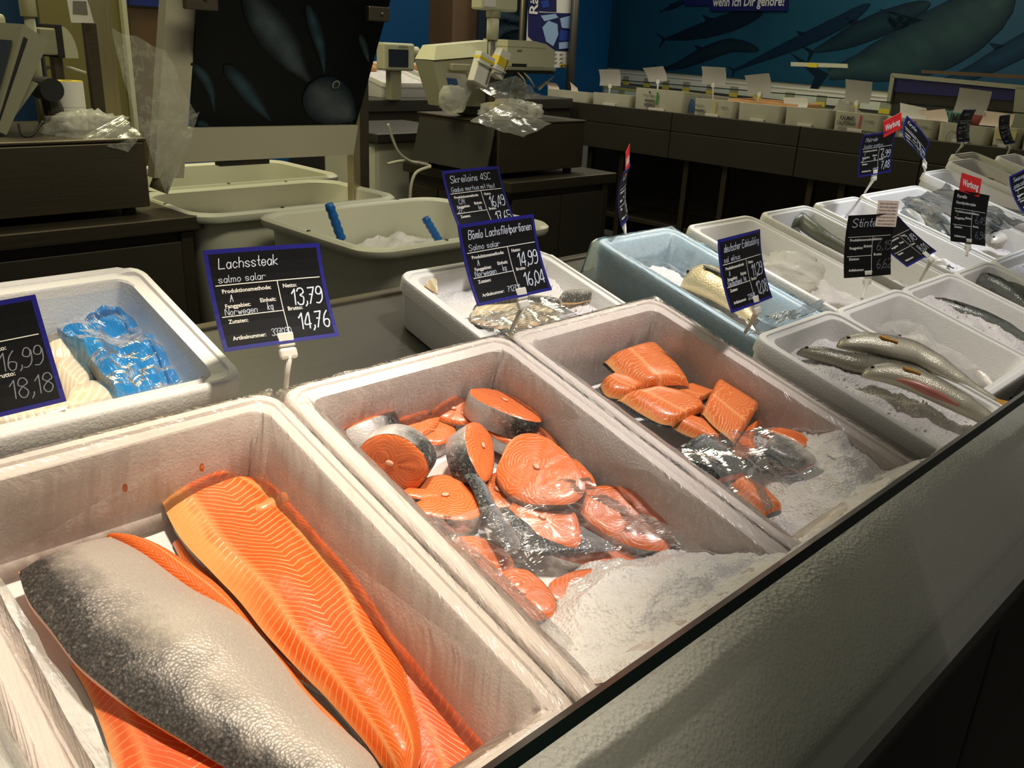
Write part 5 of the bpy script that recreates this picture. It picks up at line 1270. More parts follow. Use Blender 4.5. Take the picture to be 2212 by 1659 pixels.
def scoop(label, base, top, open_dir):
    b_, t_ = V(base), V(top); ax = (t_ - b_).normalized(); r = V(open_dir); r = (r - ax * r.dot(ax)).normalized(); s = ax.cross(r)
    g = G(); n = 14; L = (t_ - b_).length
    hpts = [lerp(V(), t_ - b_, q / n) for q in range(n + 1)]
    g = G(); loops = []
    for i, p in enumerate(hpts):
        w = .017 + .0022 * math.sin(i * 2.2); loops.append([p + r * math.cos(a) * w * .8 + s * math.sin(a) * w for a in [2 * math.pi * k / 10 for k in range(10)]])
    g.loft(loops); hd = g.put('ice_scoop', 'scoop_blue', M4=Matrix.Translation(b_), smooth=True); tag(hd, label, 'scoop', 'blue ice scoops')
    loops = []
    for i in range(9):
        f = i / 8; p = -ax * .02 - r * 0 + (-ax * .10 - r * .03) * f; w = .045 * (1 - .25 * f * f)
        loops.append([p + s * math.sin(a) * w + r * (math.cos(a) * w * .45 - .01) for a in [math.radians(-110 + 220 * k / 10) for k in range(11)]])
    vs = [p for lp in loops for p in lp]; inner = [p * .97 + r * -.002 for p in vs]; fs = []
    for i in range(8):
        for k in range(10): q = i * 11 + k; fs.append((q, q + 1, q + 12, q + 11)); m_ = len(vs); fs.append((m_ + q, m_ + q + 11, m_ + q + 12, m_ + q + 1))
    fs.append(tuple(range(11)))
    mk('blade', vs + inner, fs, 'scoop_blue', parent=hd, smooth=True)
    return hd
scoop('blue ice scoop leaning on the near side of the tub', at(738, 518, y=2.20), at(710, 440, y=2.22), V((.8, -.5, .2)))
scoop('blue ice scoop stuck upright in the ice of the tub', at(948, 520, y=2.30), at(918, 470, y=2.33), V((.8, -.5, .2)))

# ---- steel posts and the picture panel hanging over the tubs
g = G(); g.box((1.995, 2.86, 0), (2.03, 2.90, 2.4), .003); o = g.put('steel_post', 'steel_post'); tag(o, 'square steel post to the side of the dark fish picture', 'post')
g = G(); g.box((2.03, 2.865, 0), (2.075, 2.895, 2.4), .003); g.put('flange', 'steel_dark', parent=o)
for k, z in enumerate((.95, 1.05, 1.25, 1.36)): G().lathe([(.005, 0), (.005, .002)], (0, 0, 0), 8, Matrix.Translation((2.05, 2.865, z)) @ Matrix.Rotation(math.radians(90), 4, 'X')).put('rivet', 'steel', parent=o)
a_, b_ = at(196, 40, y=3.5), at(226, 40, y=3.5)
g = G(); g.box((a_.x, 3.5, 0), (b_.x + .01, 3.54, 2.4), .003); o = g.put('steel_post', 'steel_post'); tag(o, 'olive tinted steel post behind the left scale', 'post')
g = G(); g.box((b_.x + .012, 3.51, 0), (b_.x + .03, 3.53, 2.4), .002); g.put('flange', 'steel_post', parent=o)
a_ = at(188, 60, y=3.45); g = G(); g.box((a_.x - .012, 3.44, 0), (a_.x + .03, 3.47, at(190, 48, y=3.45).z), .003); o = g.put('steel_post', 'steel_dark'); tag(o, 'short dark steel post with a paper tag on top', 'post')
# leaning white post
q0 = [at(360, 0, y=2.74), at(426, 0, y=2.74), at(397, 385, y=2.80), at(333, 385, y=2.80)]
up = (q0[1] + q0[0] - q0[2] - q0[3]).normalized() * .5
g = G(); g.hexa([q0[3], q0[2], q0[2] + V((.0, .05, 0)), q0[3] + V((.0, .05, 0))], [q0[0] + up, q0[1] + up, q0[1] + up + V((0, .05, 0)), q0[0] + up + V((0, .05, 0))])
wpst = g.put('white_post', 'rail_white'); tag(wpst, 'broad white leaning post beside the dark fish picture', 'post')
g = G(); g.tube([(q0[3] + q0[2]) / 2 + V((0, .02, .14)), (q0[3] + q0[2]) / 2 + V((.0, .02, .02)), (q0[3] + q0[2]) / 2 + V((-.03, .02, -.04))], .03, 12); g.put('rounded_end', 'cream_dark', parent=wpst, smooth=True)
# picture panel
Pq = [at(412, 275, y=2.85), at(769, 269, y=2.85), at(838, 20, y=2.67), at(428, -16, y=2.67)]
k_ = (Pq[2] - Pq[1]); Pq2 = [Pq[0], Pq[1], Pq[1] + k_ * 1.6, Pq[0] + (Pq[3] - Pq[0]) * 1.6]
pnm = (Pq[1] - Pq[0]).cross(Pq[3] - Pq[0]).normalized()
if pnm.y > 0: pnm = -pnm
pc = sum(Pq2, V()) / 4
fp = mk('fish_picture_panel', [p - pc for p in Pq2] + [p - pc - pnm * .012 for p in Pq2], [(0, 1, 2, 3), (7, 6, 5, 4), (0, 4, 5, 1), (1, 5, 6, 2), (2, 6, 7, 3), (3, 7, 4, 0)], plain('black_sea_print', S(4, 8, 12), .5, spec=.2), M4=Matrix.Translation(pc)); tag(fp, 'dark tilted picture panel of fish above the tubs', 'poster')
def panel_child(o): o.matrix_parent_inverse = Matrix.Translation(-pc); return o
bk = S(4, 8, 12)
for pts, w_, cm in (([(530, -20), (570, 40), (610, 95), (640, 140), (668, 175)], 40, S(84, 96, 106)), ([(662, 8), (680, 60), (694, 110), (700, 160)], 14, S(50, 84, 98)),
                    ([(484, 140), (520, 180), (555, 225), (585, 262)], 20, S(52, 84, 98)), ([(412, 136), (440, 165), (456, 200), (462, 240)], 13, S(58, 90, 104)), ([(776, 72), (788, 105), (796, 135)], 9, S(72, 100, 108)), ([(425, 262), (440, 268), (452, 272)], 10, S(46, 76, 96))):
    panel_child(softfish('printed_fish', pts, w_, cm, bk, Pq[0], pnm, fp, .002, fork=False))
panel_child(softfish('printed_fish_head', [(664, 185), (690, 205), (720, 225), (748, 245), (764, 258)], 52, S(96, 106, 110), S(14, 28, 40), Pq[0], pnm, fp, .003, fork=False))
ec = onplane(724, 181, Pq[0], pnm) + pnm * .006
uu = (Pq[1] - Pq[0]).normalized(); vv = pnm.cross(uu)
panel_child(mk('printed_eye', [ec + (uu * math.cos(t_) + vv * math.sin(t_)) * .016 for t_ in [2 * math.pi * k / 16 for k in range(16)]], [tuple(range(16))], plain('print_eye_ring', S(130, 142, 148), .5), parent=fp))
panel_child(mk('printed_pupil', [ec + pnm * .002 + (uu * math.cos(t_) + vv * math.sin(t_)) * .011 for t_ in [2 * math.pi * k / 16 for k in range(16)]], [tuple(range(16))], 'print_black', parent=fp))
# white rail under the panel, clamps
r0 = [at(392, 350, y=2.86), at(757, 333, y=2.86), at(767, 270, y=2.846), at(400, 276, y=2.846)]
vs = [p + V((0, -.02, 0)) for p in r0] + [p + V((0, .03, 0)) for p in r0]
rail = mk('white_rail', vs, [(0, 1, 2, 3), (7, 6, 5, 4), (0, 4, 5, 1), (1, 5, 6, 2), (2, 6, 7, 3), (3, 7, 4, 0)], 'rail_white'); tag(rail, 'white plastic rail along the lower edge of the fish picture', 'rail')
a_, b_ = at(396, 308, y=2.835), at(762, 300, y=2.835)
g = G(); g.box((a_.x, 2.834, (a_.z + b_.z) / 2 - .002), (b_.x, 2.842, (a_.z + b_.z) / 2 + .002)); g.put('groove', 'cream_dark', parent=rail)
a_, b_ = at(472, 352, y=2.87), at(580, 350, y=2.87)
g = G(); g.box((a_.x, 2.86, a_.z - .012), (b_.x, 2.90, a_.z + .006), .004); g.put('handle', 'dark_cabinet', parent=rail)
for px0, py0, px1, py1, lab in ((395, -30, 470, 24, 'steel clamp with a screw at the white post'), (793, 12, 838, 48, 'steel clamp holding the picture panel to the steel post')):
    a_, b_ = at(px0, py0, y=2.64), at(px1, py1, y=2.64)
    g = G(); g.box((a_.x, 2.630, b_.z), (b_.x, 2.655, a_.z), .004); o = g.put('clamp', 'steel_dark'); tag(o, lab, 'clamp')
    G().lathe([(.006, 0), (.006, .004), (.003, .006)], (0, 0, 0), 10, Matrix.Translation(((a_.x + b_.x) / 2 + .01, 2.63, (a_.z + b_.z) / 2)) @ Matrix.Rotation(math.radians(90), 4, 'X')).put('screw', 'steel', parent=o)
sheet('plastic_bag', 'clear plastic bag hanging over the white leaning post', [at(238, 60, y=2.70), at(352, 108, y=2.68), at(425, 250, y=2.68), at(300, 300, y=2.70)], 'film_bag', 40, 50, .02, 8, 12.0, V((0, -1, 0)), .06, cat='plastic bag')
sheet('plastic_bag', 'lower tail of clear bag gathered below the white post', [at(300, 270, y=2.69), at(425, 240, y=2.67), at(385, 372, y=2.67), at(352, 415, y=2.69)], 'film_bag', 30, 40, .02, 10, 13.0, V((0, -1, 0)), .06, cat='plastic bag')

# ================================================================== things on the left scale station
ZT = 1.132
def wbox(name, label, a, b, mat, bev=.006, cat='device', T=None, parent=None, **kw):
    a, b = V(a), V(b); c = (a + b) / 2
    o = G().box(a - c, b - c, bev).put(name, mat, parent=parent, M4=None if parent else Matrix.Translation(c) @ (T or Matrix.Identity(4)))
    if parent: o.location = c
    if label: tag(o, label, cat, kw.get('group'))
    return o
# tilted touch monitor seen from the side
mq = [at(-14, 280, y=2.86), at(14, 292, y=2.86), at(106, 88, y=2.86), at(50, 52, y=2.86)]
bk_ = V((-.05, .30, 0))
mc = sum(mq, V()) / 4
mon = G(); mon.hexa([p - mc for p in (mq[0], mq[1], mq[1] + bk_, mq[0] + bk_)], [p - mc for p in (mq[3], mq[2], mq[2] + bk_, mq[3] + bk_)])
mon = mon.put('touch_monitor', 'cream_dark', M4=Matrix.Translation(mc)); tag(mon, 'tilted grey touch monitor seen from its side', 'monitor')
dl = (mq[3] - mq[0]).normalized(); sl = V((-1, .05, 0.35)).normalized()
f0, f1 = mq[0] - mc, mq[3] - mc; out_ = (f0 - (mq[1] - mc)).normalized() * .004
fr = [f0 + out_ + dl * .05 + bk_ * .08, f1 + out_ - dl * .05 + bk_ * .08, f1 + out_ - dl * .05 + bk_ * .92, f0 + out_ + dl * .05 + bk_ * .92]
mk('screen', [p for p in fr], [(0, 1, 2, 3)], 'screen', parent=mon)
s0 = mq[1] - mc; s1 = mq[2] - mc; o2 = (mq[1] - mq[0]).normalized() * .018
g = G(); g.hexa([s0 + dl * .05 + bk_ * .1, s0 + dl * .05 + o2 + bk_ * .1, s0 + dl * .05 + o2 + bk_ * .9, s0 + dl * .05 + bk_ * .9], [s1 - dl * .12 + bk_ * .1, s1 - dl * .12 + o2 + bk_ * .1, s1 - dl * .12 + o2 + bk_ * .9, s1 - dl * .12 + bk_ * .9]); g.put('rear_cover', 'cream_dark', parent=mon)
e = V((-.012, -.004, 0)); q_ = [mq[0], mq[3]]
sf_ = [lerp(mq[0], mq[1], .12) + dl * .03, lerp(mq[0], mq[1], .28) + dl * .03, lerp(mq[3], mq[2], .28) - dl * .03, lerp(mq[3], mq[2], .12) - dl * .03]
mk('bezel_gap', [p - mc + V((0, -.002, 0)) for p in sf_], [(0, 1, 2, 3)], 'print_black', parent=mon)
hp = at(100, 192, y=2.98)
g = G(); g.tube([hp - mc + V((0, -.05, 0)), hp - mc + V((0, .05, 0))], .034, 18); g.put('hinge', 'rubber', parent=mon)
g = G(); g.tube([hp - mc, V((hp.x + .012, hp.y, ZT + .06)) - mc, V((hp.x + .012, hp.y, ZT + .002)) - mc], [.022, .03, .02], 14); g.put('stand', 'dark_cabinet', parent=mon)
g = G(); pts = [at(40, 268, y=2.84), at(48, 292, y=2.82), at(70, 292, y=2.82), at(92, 262, y=2.86)]; g.tube([p - mc for p in [interp(pts, i / 16) for i in range(17)]], .0035, 6); g.put('cable', 'rubber', parent=mon, smooth=True)

def roll(label, c, r, h, z0, top='yellow'):
    o = G().lathe([(r, 0), (r, h - .001), (r - .002, h)], (0, 0, 0), 28).put('paper_roll', 'white_paper', M4=Matrix.Translation((c[0], c[1], z0))); smooth_by_angle(o, 40); tag(o, label, 'paper roll')
    G().lathe([(r * .98, h), (r * .98, h + .0015), (r * .35, h + .0015), (r * .34, h - .004)], (0, 0, 0), 28).put('roll_end', top, parent=o)
    G().lathe([(r * .34, h + .002), (r * .34, h - .002), (r * .28, h + .001)], (0, 0, 0), 20).put('core', 'wood', parent=o)
    return o
pr = at(152, 240, y=3.02)
roll('white paper roll at the bottom of the pair beside the monitor', (pr.x, 3.02), .046, .065, ZT, 'white_paper')
roll('white paper roll with a yellow end standing on another roll', (pr.x, 3.02), .046, .075, ZT + .067)
blob('plastic_bag', 'heap of shiny clear bags on the left equipment box', at(190, 282, y=2.86) + V((0, 0, -.01)), (.115, .10, .062), 'film_milky', .5, 3.2, 7.0, 44, 24, squash=.25)
sheet('plastic_bag', 'clear bag hanging over the edge of the left equipment box', [at(170, 300, y=2.76), at(262, 250, y=2.80), at(304, 292, y=2.70), at(275, 330, y=2.70)], 'film_bag', 26, 26, .010, 16, 14.0, V((0, -1, .3)), .08, cat='plastic bag')
# pole and devices behind
a_ = at(62, 30, y=3.15); g = G(); g.tube([V((a_.x, 3.15, ZT)), V((a_.x, 3.15, 1.46))], .016, 12); pl = g.put('display_pole', 'cream_dark', smooth=True); tag(pl, 'cream display pole behind the tilted monitor', 'pole')
g = G(); g.tube([V((a_.x, 3.15, 1.455)), V((a_.x, 3.15, 1.70))], .024, 14); g.put('sleeve', 'cream', parent=pl, smooth=True)
a_, b_ = at(84, 60, y=3.3), at(138, 120, y=3.3)
dv = wbox('label_printer', 'grey device with a dark stripe behind the paper rolls', (a_.x, 3.3, b_.z), (b_.x, 3.45, a_.z), 'cream_dark', .006, 'printer')
g = G(); w_ = (b_.x - a_.x); g.box((w_ / 2 - .018, -.078, -.05), (w_ / 2 + .004, .078, .055), .003); g.put('stripe', 'print_black', parent=dv)
g = G(); pts = [V((w_ / 2 + .004, 0, -.05))] + [V((w_ / 2 + .004 + .045 * math.sin(math.radians(t_)), 0, -.05 + .10 * math.cos(math.radians(t_)))) for t_ in range(0, 91, 15)]
g.loft([[p + V((0, -.07, 0)) for p in pts], [p + V((0, .07, 0)) for p in pts]]); g.put('curved_cover', 'cream', parent=dv)
a_ = at(120, 122, y=3.35); g = G(); g.tube([V((a_.x, 3.35, a_.z - .002)), V((a_.x, 3.35, ZT - .2))], .02, 10); g.put('stem', 'steel_dark', parent=dv).matrix_parent_inverse = Matrix.Translation(-dv.matrix_world.translation) if False else Matrix.Translation(-V(dv.location))
a_, b_ = at(-30, 28, y=3.2), at(26, 126, y=3.2)
wbox('cream_scale', 'cream scale cut by the picture edge', (a_.x, 3.2, b_.z), (b_.x, 3.35, a_.z), 'cream', .012, 'scale')
tg = [at(143, -10, y=3.40), at(186, -10, y=3.40), at(203, 50, y=3.40), at(154, 49, y=3.40)]
o = mk('paper_tag', tg + [p + V((0, .003, 0)) for p in tg], [(3, 2, 1, 0), (4, 5, 6, 7), (0, 1, 5, 4), (1, 2, 6, 5), (2, 3, 7, 6), (3, 0, 4, 7)], 'white_paper'); tag(o, 'white paper tag on top of the short dark post', 'tag')
pq('tag_print', [(158, 2), (158, 30), (190, 32), (186, 3)], 3.396, 'print_grey', o)
a_ = at(150, 147, y=3.4); b_ = at(185, 158, y=3.4); g = G(); g.tube([a_ - V((.08, 0, .0)), a_, b_], .006, 8); o = g.put('cable', 'cable', smooth=True); tag(o, 'pale cable behind the paper rolls', 'cable')

# ================================================================== things on the right scale station
ZR = 1.140
ms = [at(944, 205, y=3.02), at(1062, 205, y=3.02), at(1060, 88, y=3.10), at(938, 100, y=3.10)]
g = G(); dep = V((0, .05, 0)); mc2 = sum(ms, V()) / 4
ml = [at(958, 230, y=3.0), at(1050, 230, y=3.0), at(1062, 122, y=3.04), at(934, 132, y=3.04)]
g.hexa([p - mc2 for p in (ml[0], ml[1], ml[1] + V((0, .10, 0)), ml[0] + V((0, .10, 0)))], [p - mc2 for p in (ml[3], ml[2], ml[2] + V((0, .12, 0)), ml[3] + V((0, .12, 0)))])
mo2 = g.put('scale_monitor', 'cream_dark', M4=Matrix.Translation(mc2)); tag(mo2, 'back of a wide cream scale monitor on the right station', 'monitor')
mt = [at(938, 130, y=3.03), at(1062, 120, y=3.03), at(1062, 88, y=3.08), at(942, 99, y=3.08)]
g = G(); g.hexa([p - mc2 for p in (mt[0], mt[1], mt[1] + V((0, .13, 0)), mt[0] + V((0, .13, 0)))], [p - mc2 for p in (mt[3], mt[2], mt[2] + V((0, .09, 0)), mt[3] + V((0, .09, 0)))]); g.put('top_housing', 'cream', parent=mo2)
a_, b_ = at(978, 138, y=2.99), at(1016, 154, y=2.99); g = G(); g.box(V((a_.x, 2.985, b_.z)) - mc2, V((b_.x, 3.01, a_.z)) - mc2, .004); g.put('latch', 'cream_dark', parent=mo2)
a_ = at(1020, 228, y=3.05); g = G(); g.box(V((a_.x - .05, 3.02, ZR)) - mc2, V((a_.x + .05, 3.10, a_.z + .02)) - mc2, .01); g.put('foot', 'dark_cabinet', parent=mo2)
# pole with customer display and hanging label packs
a_ = at(1059, 200, y=2.94)
pol = G(); pol.tube([V((0, 0, 0)), V((0, 0, .34))], .021, 16); pol = pol.put('display_pole', 'steel', M4=Matrix.Translation((a_.x, 2.94, ZR)), smooth=True); tag(pol, 'steel pole carrying the cream customer display', 'pole')
top = at(1062, 75, y=2.94).z - ZR
g = G(); g.tube([V((0, 0, top - .02)), V((0, 0, top + .07))], .026, 16); g.put('sleeve', 'cream', parent=pol, smooth=True)
g = G(); g.tube([V((0, 0, top + .068)), V((0, 0, top + .13)), V((0, 0, top + .17))], [.030, .034, .036], 16); g.put('neck', 'cream', parent=pol, smooth=True)
b0, b1 = at(1029, 20, y=2.94), at(1106, 20, y=2.94)
g = G(); g.box((b0.x - a_.x, -.035, b0.z - ZR), (b1.x - a_.x, .035, b0.z - ZR + .20), .008); g.put('customer_display', 'cream', parent=pol)
g = G(); g.box((b0.x - a_.x + .01, -.037, b0.z - ZR + .012), (b0.x - a_.x + .075, -.034, b0.z - ZR + .07), 0); g.put('type_plate', 'white_paper', parent=pol)
def pack(label, px_, py_, y, w, h, d, rot, mat, band):
    c = at(px_, py_, y=y); T = Matrix.Translation(c) @ Matrix.Rotation(math.radians(rot), 4, 'Y')
    o = G().box((-w / 2, -d / 2, -h / 2), (w / 2, d / 2, h / 2), .003).put('label_pack', mat, M4=T); tag(o, label, 'label pack', 'label packs tied to the pole')
    G().box((-w / 2 - .001, -d / 2 - .001, h / 2 - .03 if band == 'yellow' else -h * .1), (w / 2 + .001, d / 2 + .001, h / 2 - .018 if band == 'yellow' else h * .22), .001).put('band', 'yellow', parent=o)
    G().box((w * .28, -d / 2 - .0015, -h * .42), (w * .42, -d / 2 + .001, h * .25)).put('barcode', 'print_grey', parent=o)
pack('white label pack with printed lines tied to the steel pole', 1040, 150, 2.89, .085, .125, .04, 20, 'white_paper', 'yellow')
pack('white and yellow label pack leaning on the steel pole', 1078, 138, 2.90, .060, .115, .045, 24, 'white_paper', 'mid')
a_ = at(1065, 145, y=2.88); g = G(); g.tube([at(1032, 132, y=2.865), at(1060, 146, y=2.86), at(1092, 158, y=2.87)], .004, 6); o = g.put('string', 'cable', smooth=True); tag(o, 'cord tying the label packs to the pole', 'cord')
# printer
a_, b_ = at(1097, 90, y=2.98), at(1197, 146, y=2.98)
pc_ = V(((a_.x + b_.x) / 2, 3.05, b_.z)); hw_ = (b_.x - a_.x) / 2; hz = a_.z - b_.z
g = G(); pf = [(-hw_, 0), (hw_, 0), (hw_, hz * .72), (hw_ * .6, hz * .98), (hw_ * .1, hz * 1.08), (-hw_, hz * 1.08)]
g.loft([[V((x, -.07, z)) for x, z in pf], [V((x, .09, z)) for x, z in pf]]); pt_ = g.put('ticket_printer', 'cream', M4=Matrix.Translation(pc_)); tag(pt_, 'cream ticket printer on a raised shelf', 'printer')
g = G(); g.box((-hw_ - .001, -.0712, hz * .80), (hw_ * .62, .091, hz * .815)); g.put('lid_gap', 'cream_dark', parent=pt_)
g = G(); g.box((-hw_ * .6, -.0725, hz * .62), (-hw_ * .42, -.069, hz * .70)); g.put('badge', 'print_grey', parent=pt_)
g = G(); g.box((-hw_ * .8, -.0725, -.001), (-hw_ * .2, -.069, hz * .12)); g.put('paper_slot', 'print_black', parent=pt_)
g = G(); g.box((-hw_, -.075, -.016), (hw_ + .01, .095, -.002), .003); g.put('base', 'cream_dark', parent=pt_)
g = G(); g.box((-hw_ * .9, -.06, -.03), (hw_ * 1.1, .09, -.016), .003); g.box((-.02, -.02, ZR - pc_.z), (.02, .02, -.028)); g.put('shelf', 'dark_cabinet', parent=pt_)
for k in (0, 1):
    g = G(); g.tube([V((-hw_ * .5 + k * .04, -.05, -.018)), V((-hw_ * .4 + k * .04, -.085, -.05)), V((-hw_ * .2 + k * .05, -.08, -.085))], .004, 6); g.put('cable', 'cable', parent=pt_, smooth=True)
roll('white paper roll with a yellow end under the clear bag', (at(1080, 240, y=2.88).x, 2.88), .050, .055, ZR)
roll('small white paper roll at the corner of the right station', (at(1155, 240, y=2.92).x, 2.92), .034, .055, ZR, 'white_paper')
c_ = at(1105, 235, y=2.85)
blob('plastic_bag', 'crumpled milky bag draped on the right equipment box', c_ + V((.0, 0, -.015)), (.150, .085, .050), 'film_milky', .5, 3.0, 3.0, 44, 24, squash=.3)
sheet('plastic_bag', 'milky bag hanging down over the corner of the right equipment box', [at(1015, 262, y=2.74), at(1085, 225, y=2.80), at(1190, 268, y=2.72), at(1128, 298, y=2.72)], 'film_milky', 30, 26, .012, 14, 15.0, V((0, -1, .4)), .10, cat='plastic bag')
sheet('plastic_bag', 'clear bag blown up above the paper rolls', [at(1022, 192, y=2.86), at(1110, 165, y=2.88), at(1165, 205, y=2.86), at(1090, 232, y=2.84)], 'film_bag', 30, 24, .020, 9, 16.0, V((0, -1, .4)), .10, cat='plastic bag')
blob('plastic_bag', 'small white bag of rolls beside the note holder', at(978, 215, y=2.92), (.062, .05, .058), 'film_milky', .35, 2.6, 5.0, 30, 18)
# note holder
nh = [at(958, 156, y=2.90), at(1006, 160, y=2.90), at(1022, 192, y=2.86), at(1018, 246, y=2.84)]
o = mk('note_card', [at(957, 156, y=2.93), at(1004, 160, y=2.93), at(1020, 195, y=2.92), at(1000, 235, y=2.92), at(968, 190, y=2.93)], [(0, 1, 2, 3, 4)], 'grey_paper'); tag(o, 'folded white note card leaning against the monitor', 'card')
sol = o.modifiers.new('thick', 'SOLIDIFY'); sol.thickness = .002
g = G(); g.add([at(965, 168, y=2.925), at(986, 170, y=2.925), at(990, 184, y=2.925), at(970, 186, y=2.925)], [(0, 1, 2, 3)]); g.put('note_picture', plain('note_blue', S(40, 70, 120), .5), parent=o)
# cables behind the post
for k, pts in enumerate(([(838, 268), (848, 300), (862, 330), (885, 348), (905, 352)], [(838, 354), (866, 348), (892, 350), (930, 358)], [(885, 440), (888, 400), (900, 372), (930, 360)])):
    ys = (3.05, 3.06, 2.68); w3 = [at(x, y, y=ys[k]) for x, y in pts]
    g = G(); g.tube([interp(w3, i / 24) for i in range(25)], .006, 8); o = g.put('cable', 'cable', parent=ST_R[1], smooth=True); o.matrix_parent_inverse = Matrix.Translation(-ST_R[1].location)

# ================================================================== far left counter with a second scale
fc = wbox('rear_counter', 'dark steel rear counter carrying boxes of ice', (3.0, 4.36, 0), (4.9, 5.0, 1.10), 'dark_cabinet', .006, 'counter')
G().box((-.96, -.335, .49), (.96, .33, .56), .005).put('steel_lip', 'steel', parent=fc)
G().box((.33, -.345, -.5), (.42, -.32, .5), .003).put('leg_panel', 'steel_dark', parent=fc)
a_, b_ = at(836, 92, y=4.30), at(896, 154, y=4.30)
sc_ = wbox('counter_scale', 'white counter scale with a dark screen on the rear counter', (a_.x - .02, 4.30, b_.z), (b_.x, 4.38, a_.z), 'cream', .012, 'scale')
w_, h_ = (b_.x - a_.x + .02) / 2, (a_.z - b_.z) / 2
G().box((-w_ * .72, -.0425, -h_ * .72), (w_ * .55, -.039, h_ * .55), 0).put('screen', 'screen', parent=sc_)
g = G(); printed(g, 'BIZERBA', 0, h_ * .66, .020, z=0, fit=w_ * .62, bold=True, T=Matrix.Translation((-.01, -.043, 0)) @ Matrix.Rotation(math.radians(90), 4, 'X')); g.put('lettering', 'print_grey', parent=sc_)
g = G(); g.tube([V((w_ - .01, 0, h_ * .35)), V((w_ + .045, 0, h_ * .35))], .034, 16); g.put('paper_drum', 'cream', parent=sc_)
G().box((-.05, -.02, -h_ - .165), (.03, .03, -h_ + .005), .006).put('stand', 'cream_dark', parent=sc_)
for k, (x0, x1, lab, z) in enumerate(((3.34, 3.72, 'foam box with pale shellfish beside the counter scale', 1.30), (3.80, 4.25, 'foam box with crab pieces behind the cream monitor', 1.30))):
    b9 = foam_box(lab, x0, x1, 4.95, z, .50, .16, .05, wall=.025, tilt=math.radians(12)); ice_bed('ice in the rear counter box' + (' next to the scale' if k == 0 else ' behind the monitor'), b9, .03, x1 - x0 - .03, -.47, -.03, lambda x, y: -.02, res=.014, seed=30.0 + k, chips=20)
    for q in range(4):
        blob('shellfish', 'brown crab claw lying on rear ice', b9.F @ V((.08 + .07 * q, -.12 - .06 * (q % 2), .0)), (.035, .02, .02), plain('crab_%d%d' % (k, q), S(190, 140, 90), .4), .4, 3, q, 12, 8, 'shellfish')
        COL.objects[-1]['group'] = 'crab claws on ice'
for k, (px_, py_, rot) in enumerate(((920, 140, 12), (948, 150, -8))):
    c = at(px_, py_, y=4.7); o = wbox('paper_sheet', ['white leaflet stuck in the rear ice box', 'pale paper leaning over the rear ice box'][k], c - V((.06, .002, .05)), c + V((.06, .002, .05)), 'white_paper', 0, 'paper', Matrix.Rotation(math.radians(rot), 4, 'Y'))
wbox('steel_shelf', 'pale blue steel shelf between the post and the right equipment box', (2.58, 3.5, .98), (3.2, 4.1, 1.02), 'steel', .004, 'shelf')
wbox('white_bin', 'white plastic bin under the pale steel shelf', (2.60, 3.55, .0), (3.1, 4.0, .975), 'tub', .03, 'bin')

# ================================================================== counter across the end with foam boxes seen from behind
XC = 5.0
bc = empty('end_counter', (XC + .35, 3.0, 0)); tag(bc, 'dark steel counter across the far end carrying a row of foam boxes', 'counter')
oc = V((XC + .35, 3.0, 0))
def ecp(nm, a, b, mat, bev=.003): return G().box(V(a) - oc, V(b) - oc, bev).put(nm, mat, parent=bc)
ends = [.9, 1.9, 2.63, 3.55, 4.80]
for a, b in zip(ends, ends[1:]):
    ecp('upper_panel', (XC, a + .002, .962), (XC + .03, b - .002, 1.080), 'dark_cabinet')
    ecp('lower_panel', (XC, a + .002, .788), (XC + .03, b - .002, .958), 'dark_cabinet')
ecp('deck', (XC + .03, .9, .93), (XC + .75, 4.80, .96), 'steel_dark')
for y in (1.55, 2.35, 2.55, 3.15, 3.45, 4.0, 4.3, 4.75):
    ecp('leg', (XC + .08, y - .02, 0), (XC + .13, y + .02, .79), 'steel_dark')
ecp('lower_shelf', (XC + .10, .95, .30), (XC + .60, 4.75, .33), 'steel_dark')
ecp('front_panel', (XC + .72, .9, .05), (XC + .75, 4.8, .93), 'dark_cabinet')
ecp('glass_pane', (XC + .76, .9, .93), (XC + .768, 4.8, 1.22), 'glass_clear', 0)
ecp('glass_rim', (XC + .756, .9, 1.22), (XC + .772, 4.8, 1.226), 'glass_edge', 0)
# boxes: y1 (left end) y0 (right end) top-left pixel height
EB = [(4.76, 4.33, (1172, 190), 'low white foam box with an open top at the end of the far row'), (4.31, 3.945, (1275, 198), 'plain foam box with two clipped papers in the far row'),
      (3.93, 3.50, (1365, 188), 'taller foam box with blue letters on its side in the far row'), (3.44, 3.115, (1488, 210), 'foam box with printed label and yellow line in the far row'),
      (3.11, 2.79, (1590, 220), 'plain foam box beside the wooden crate in the far row'), (2.785, 2.475, (1690, 228), 'plain foam box left of the squid boxes'),
      (2.47, 2.17, (1790, 238), 'foam box printed with squid lettering and a red mark'), (2.165, 1.88, (1900, 249), 'second squid foam box, half behind price cards'),
      (1.875, 1.605, (2012, 263), 'foam box with CG handwritten on its back'), (1.60, 1.46, (2100, 268), 'foam box with a faded yellow label'), (1.455, 1.17, (2143, 271), 'foam box with blue print and a dark strap')]
EBX = []
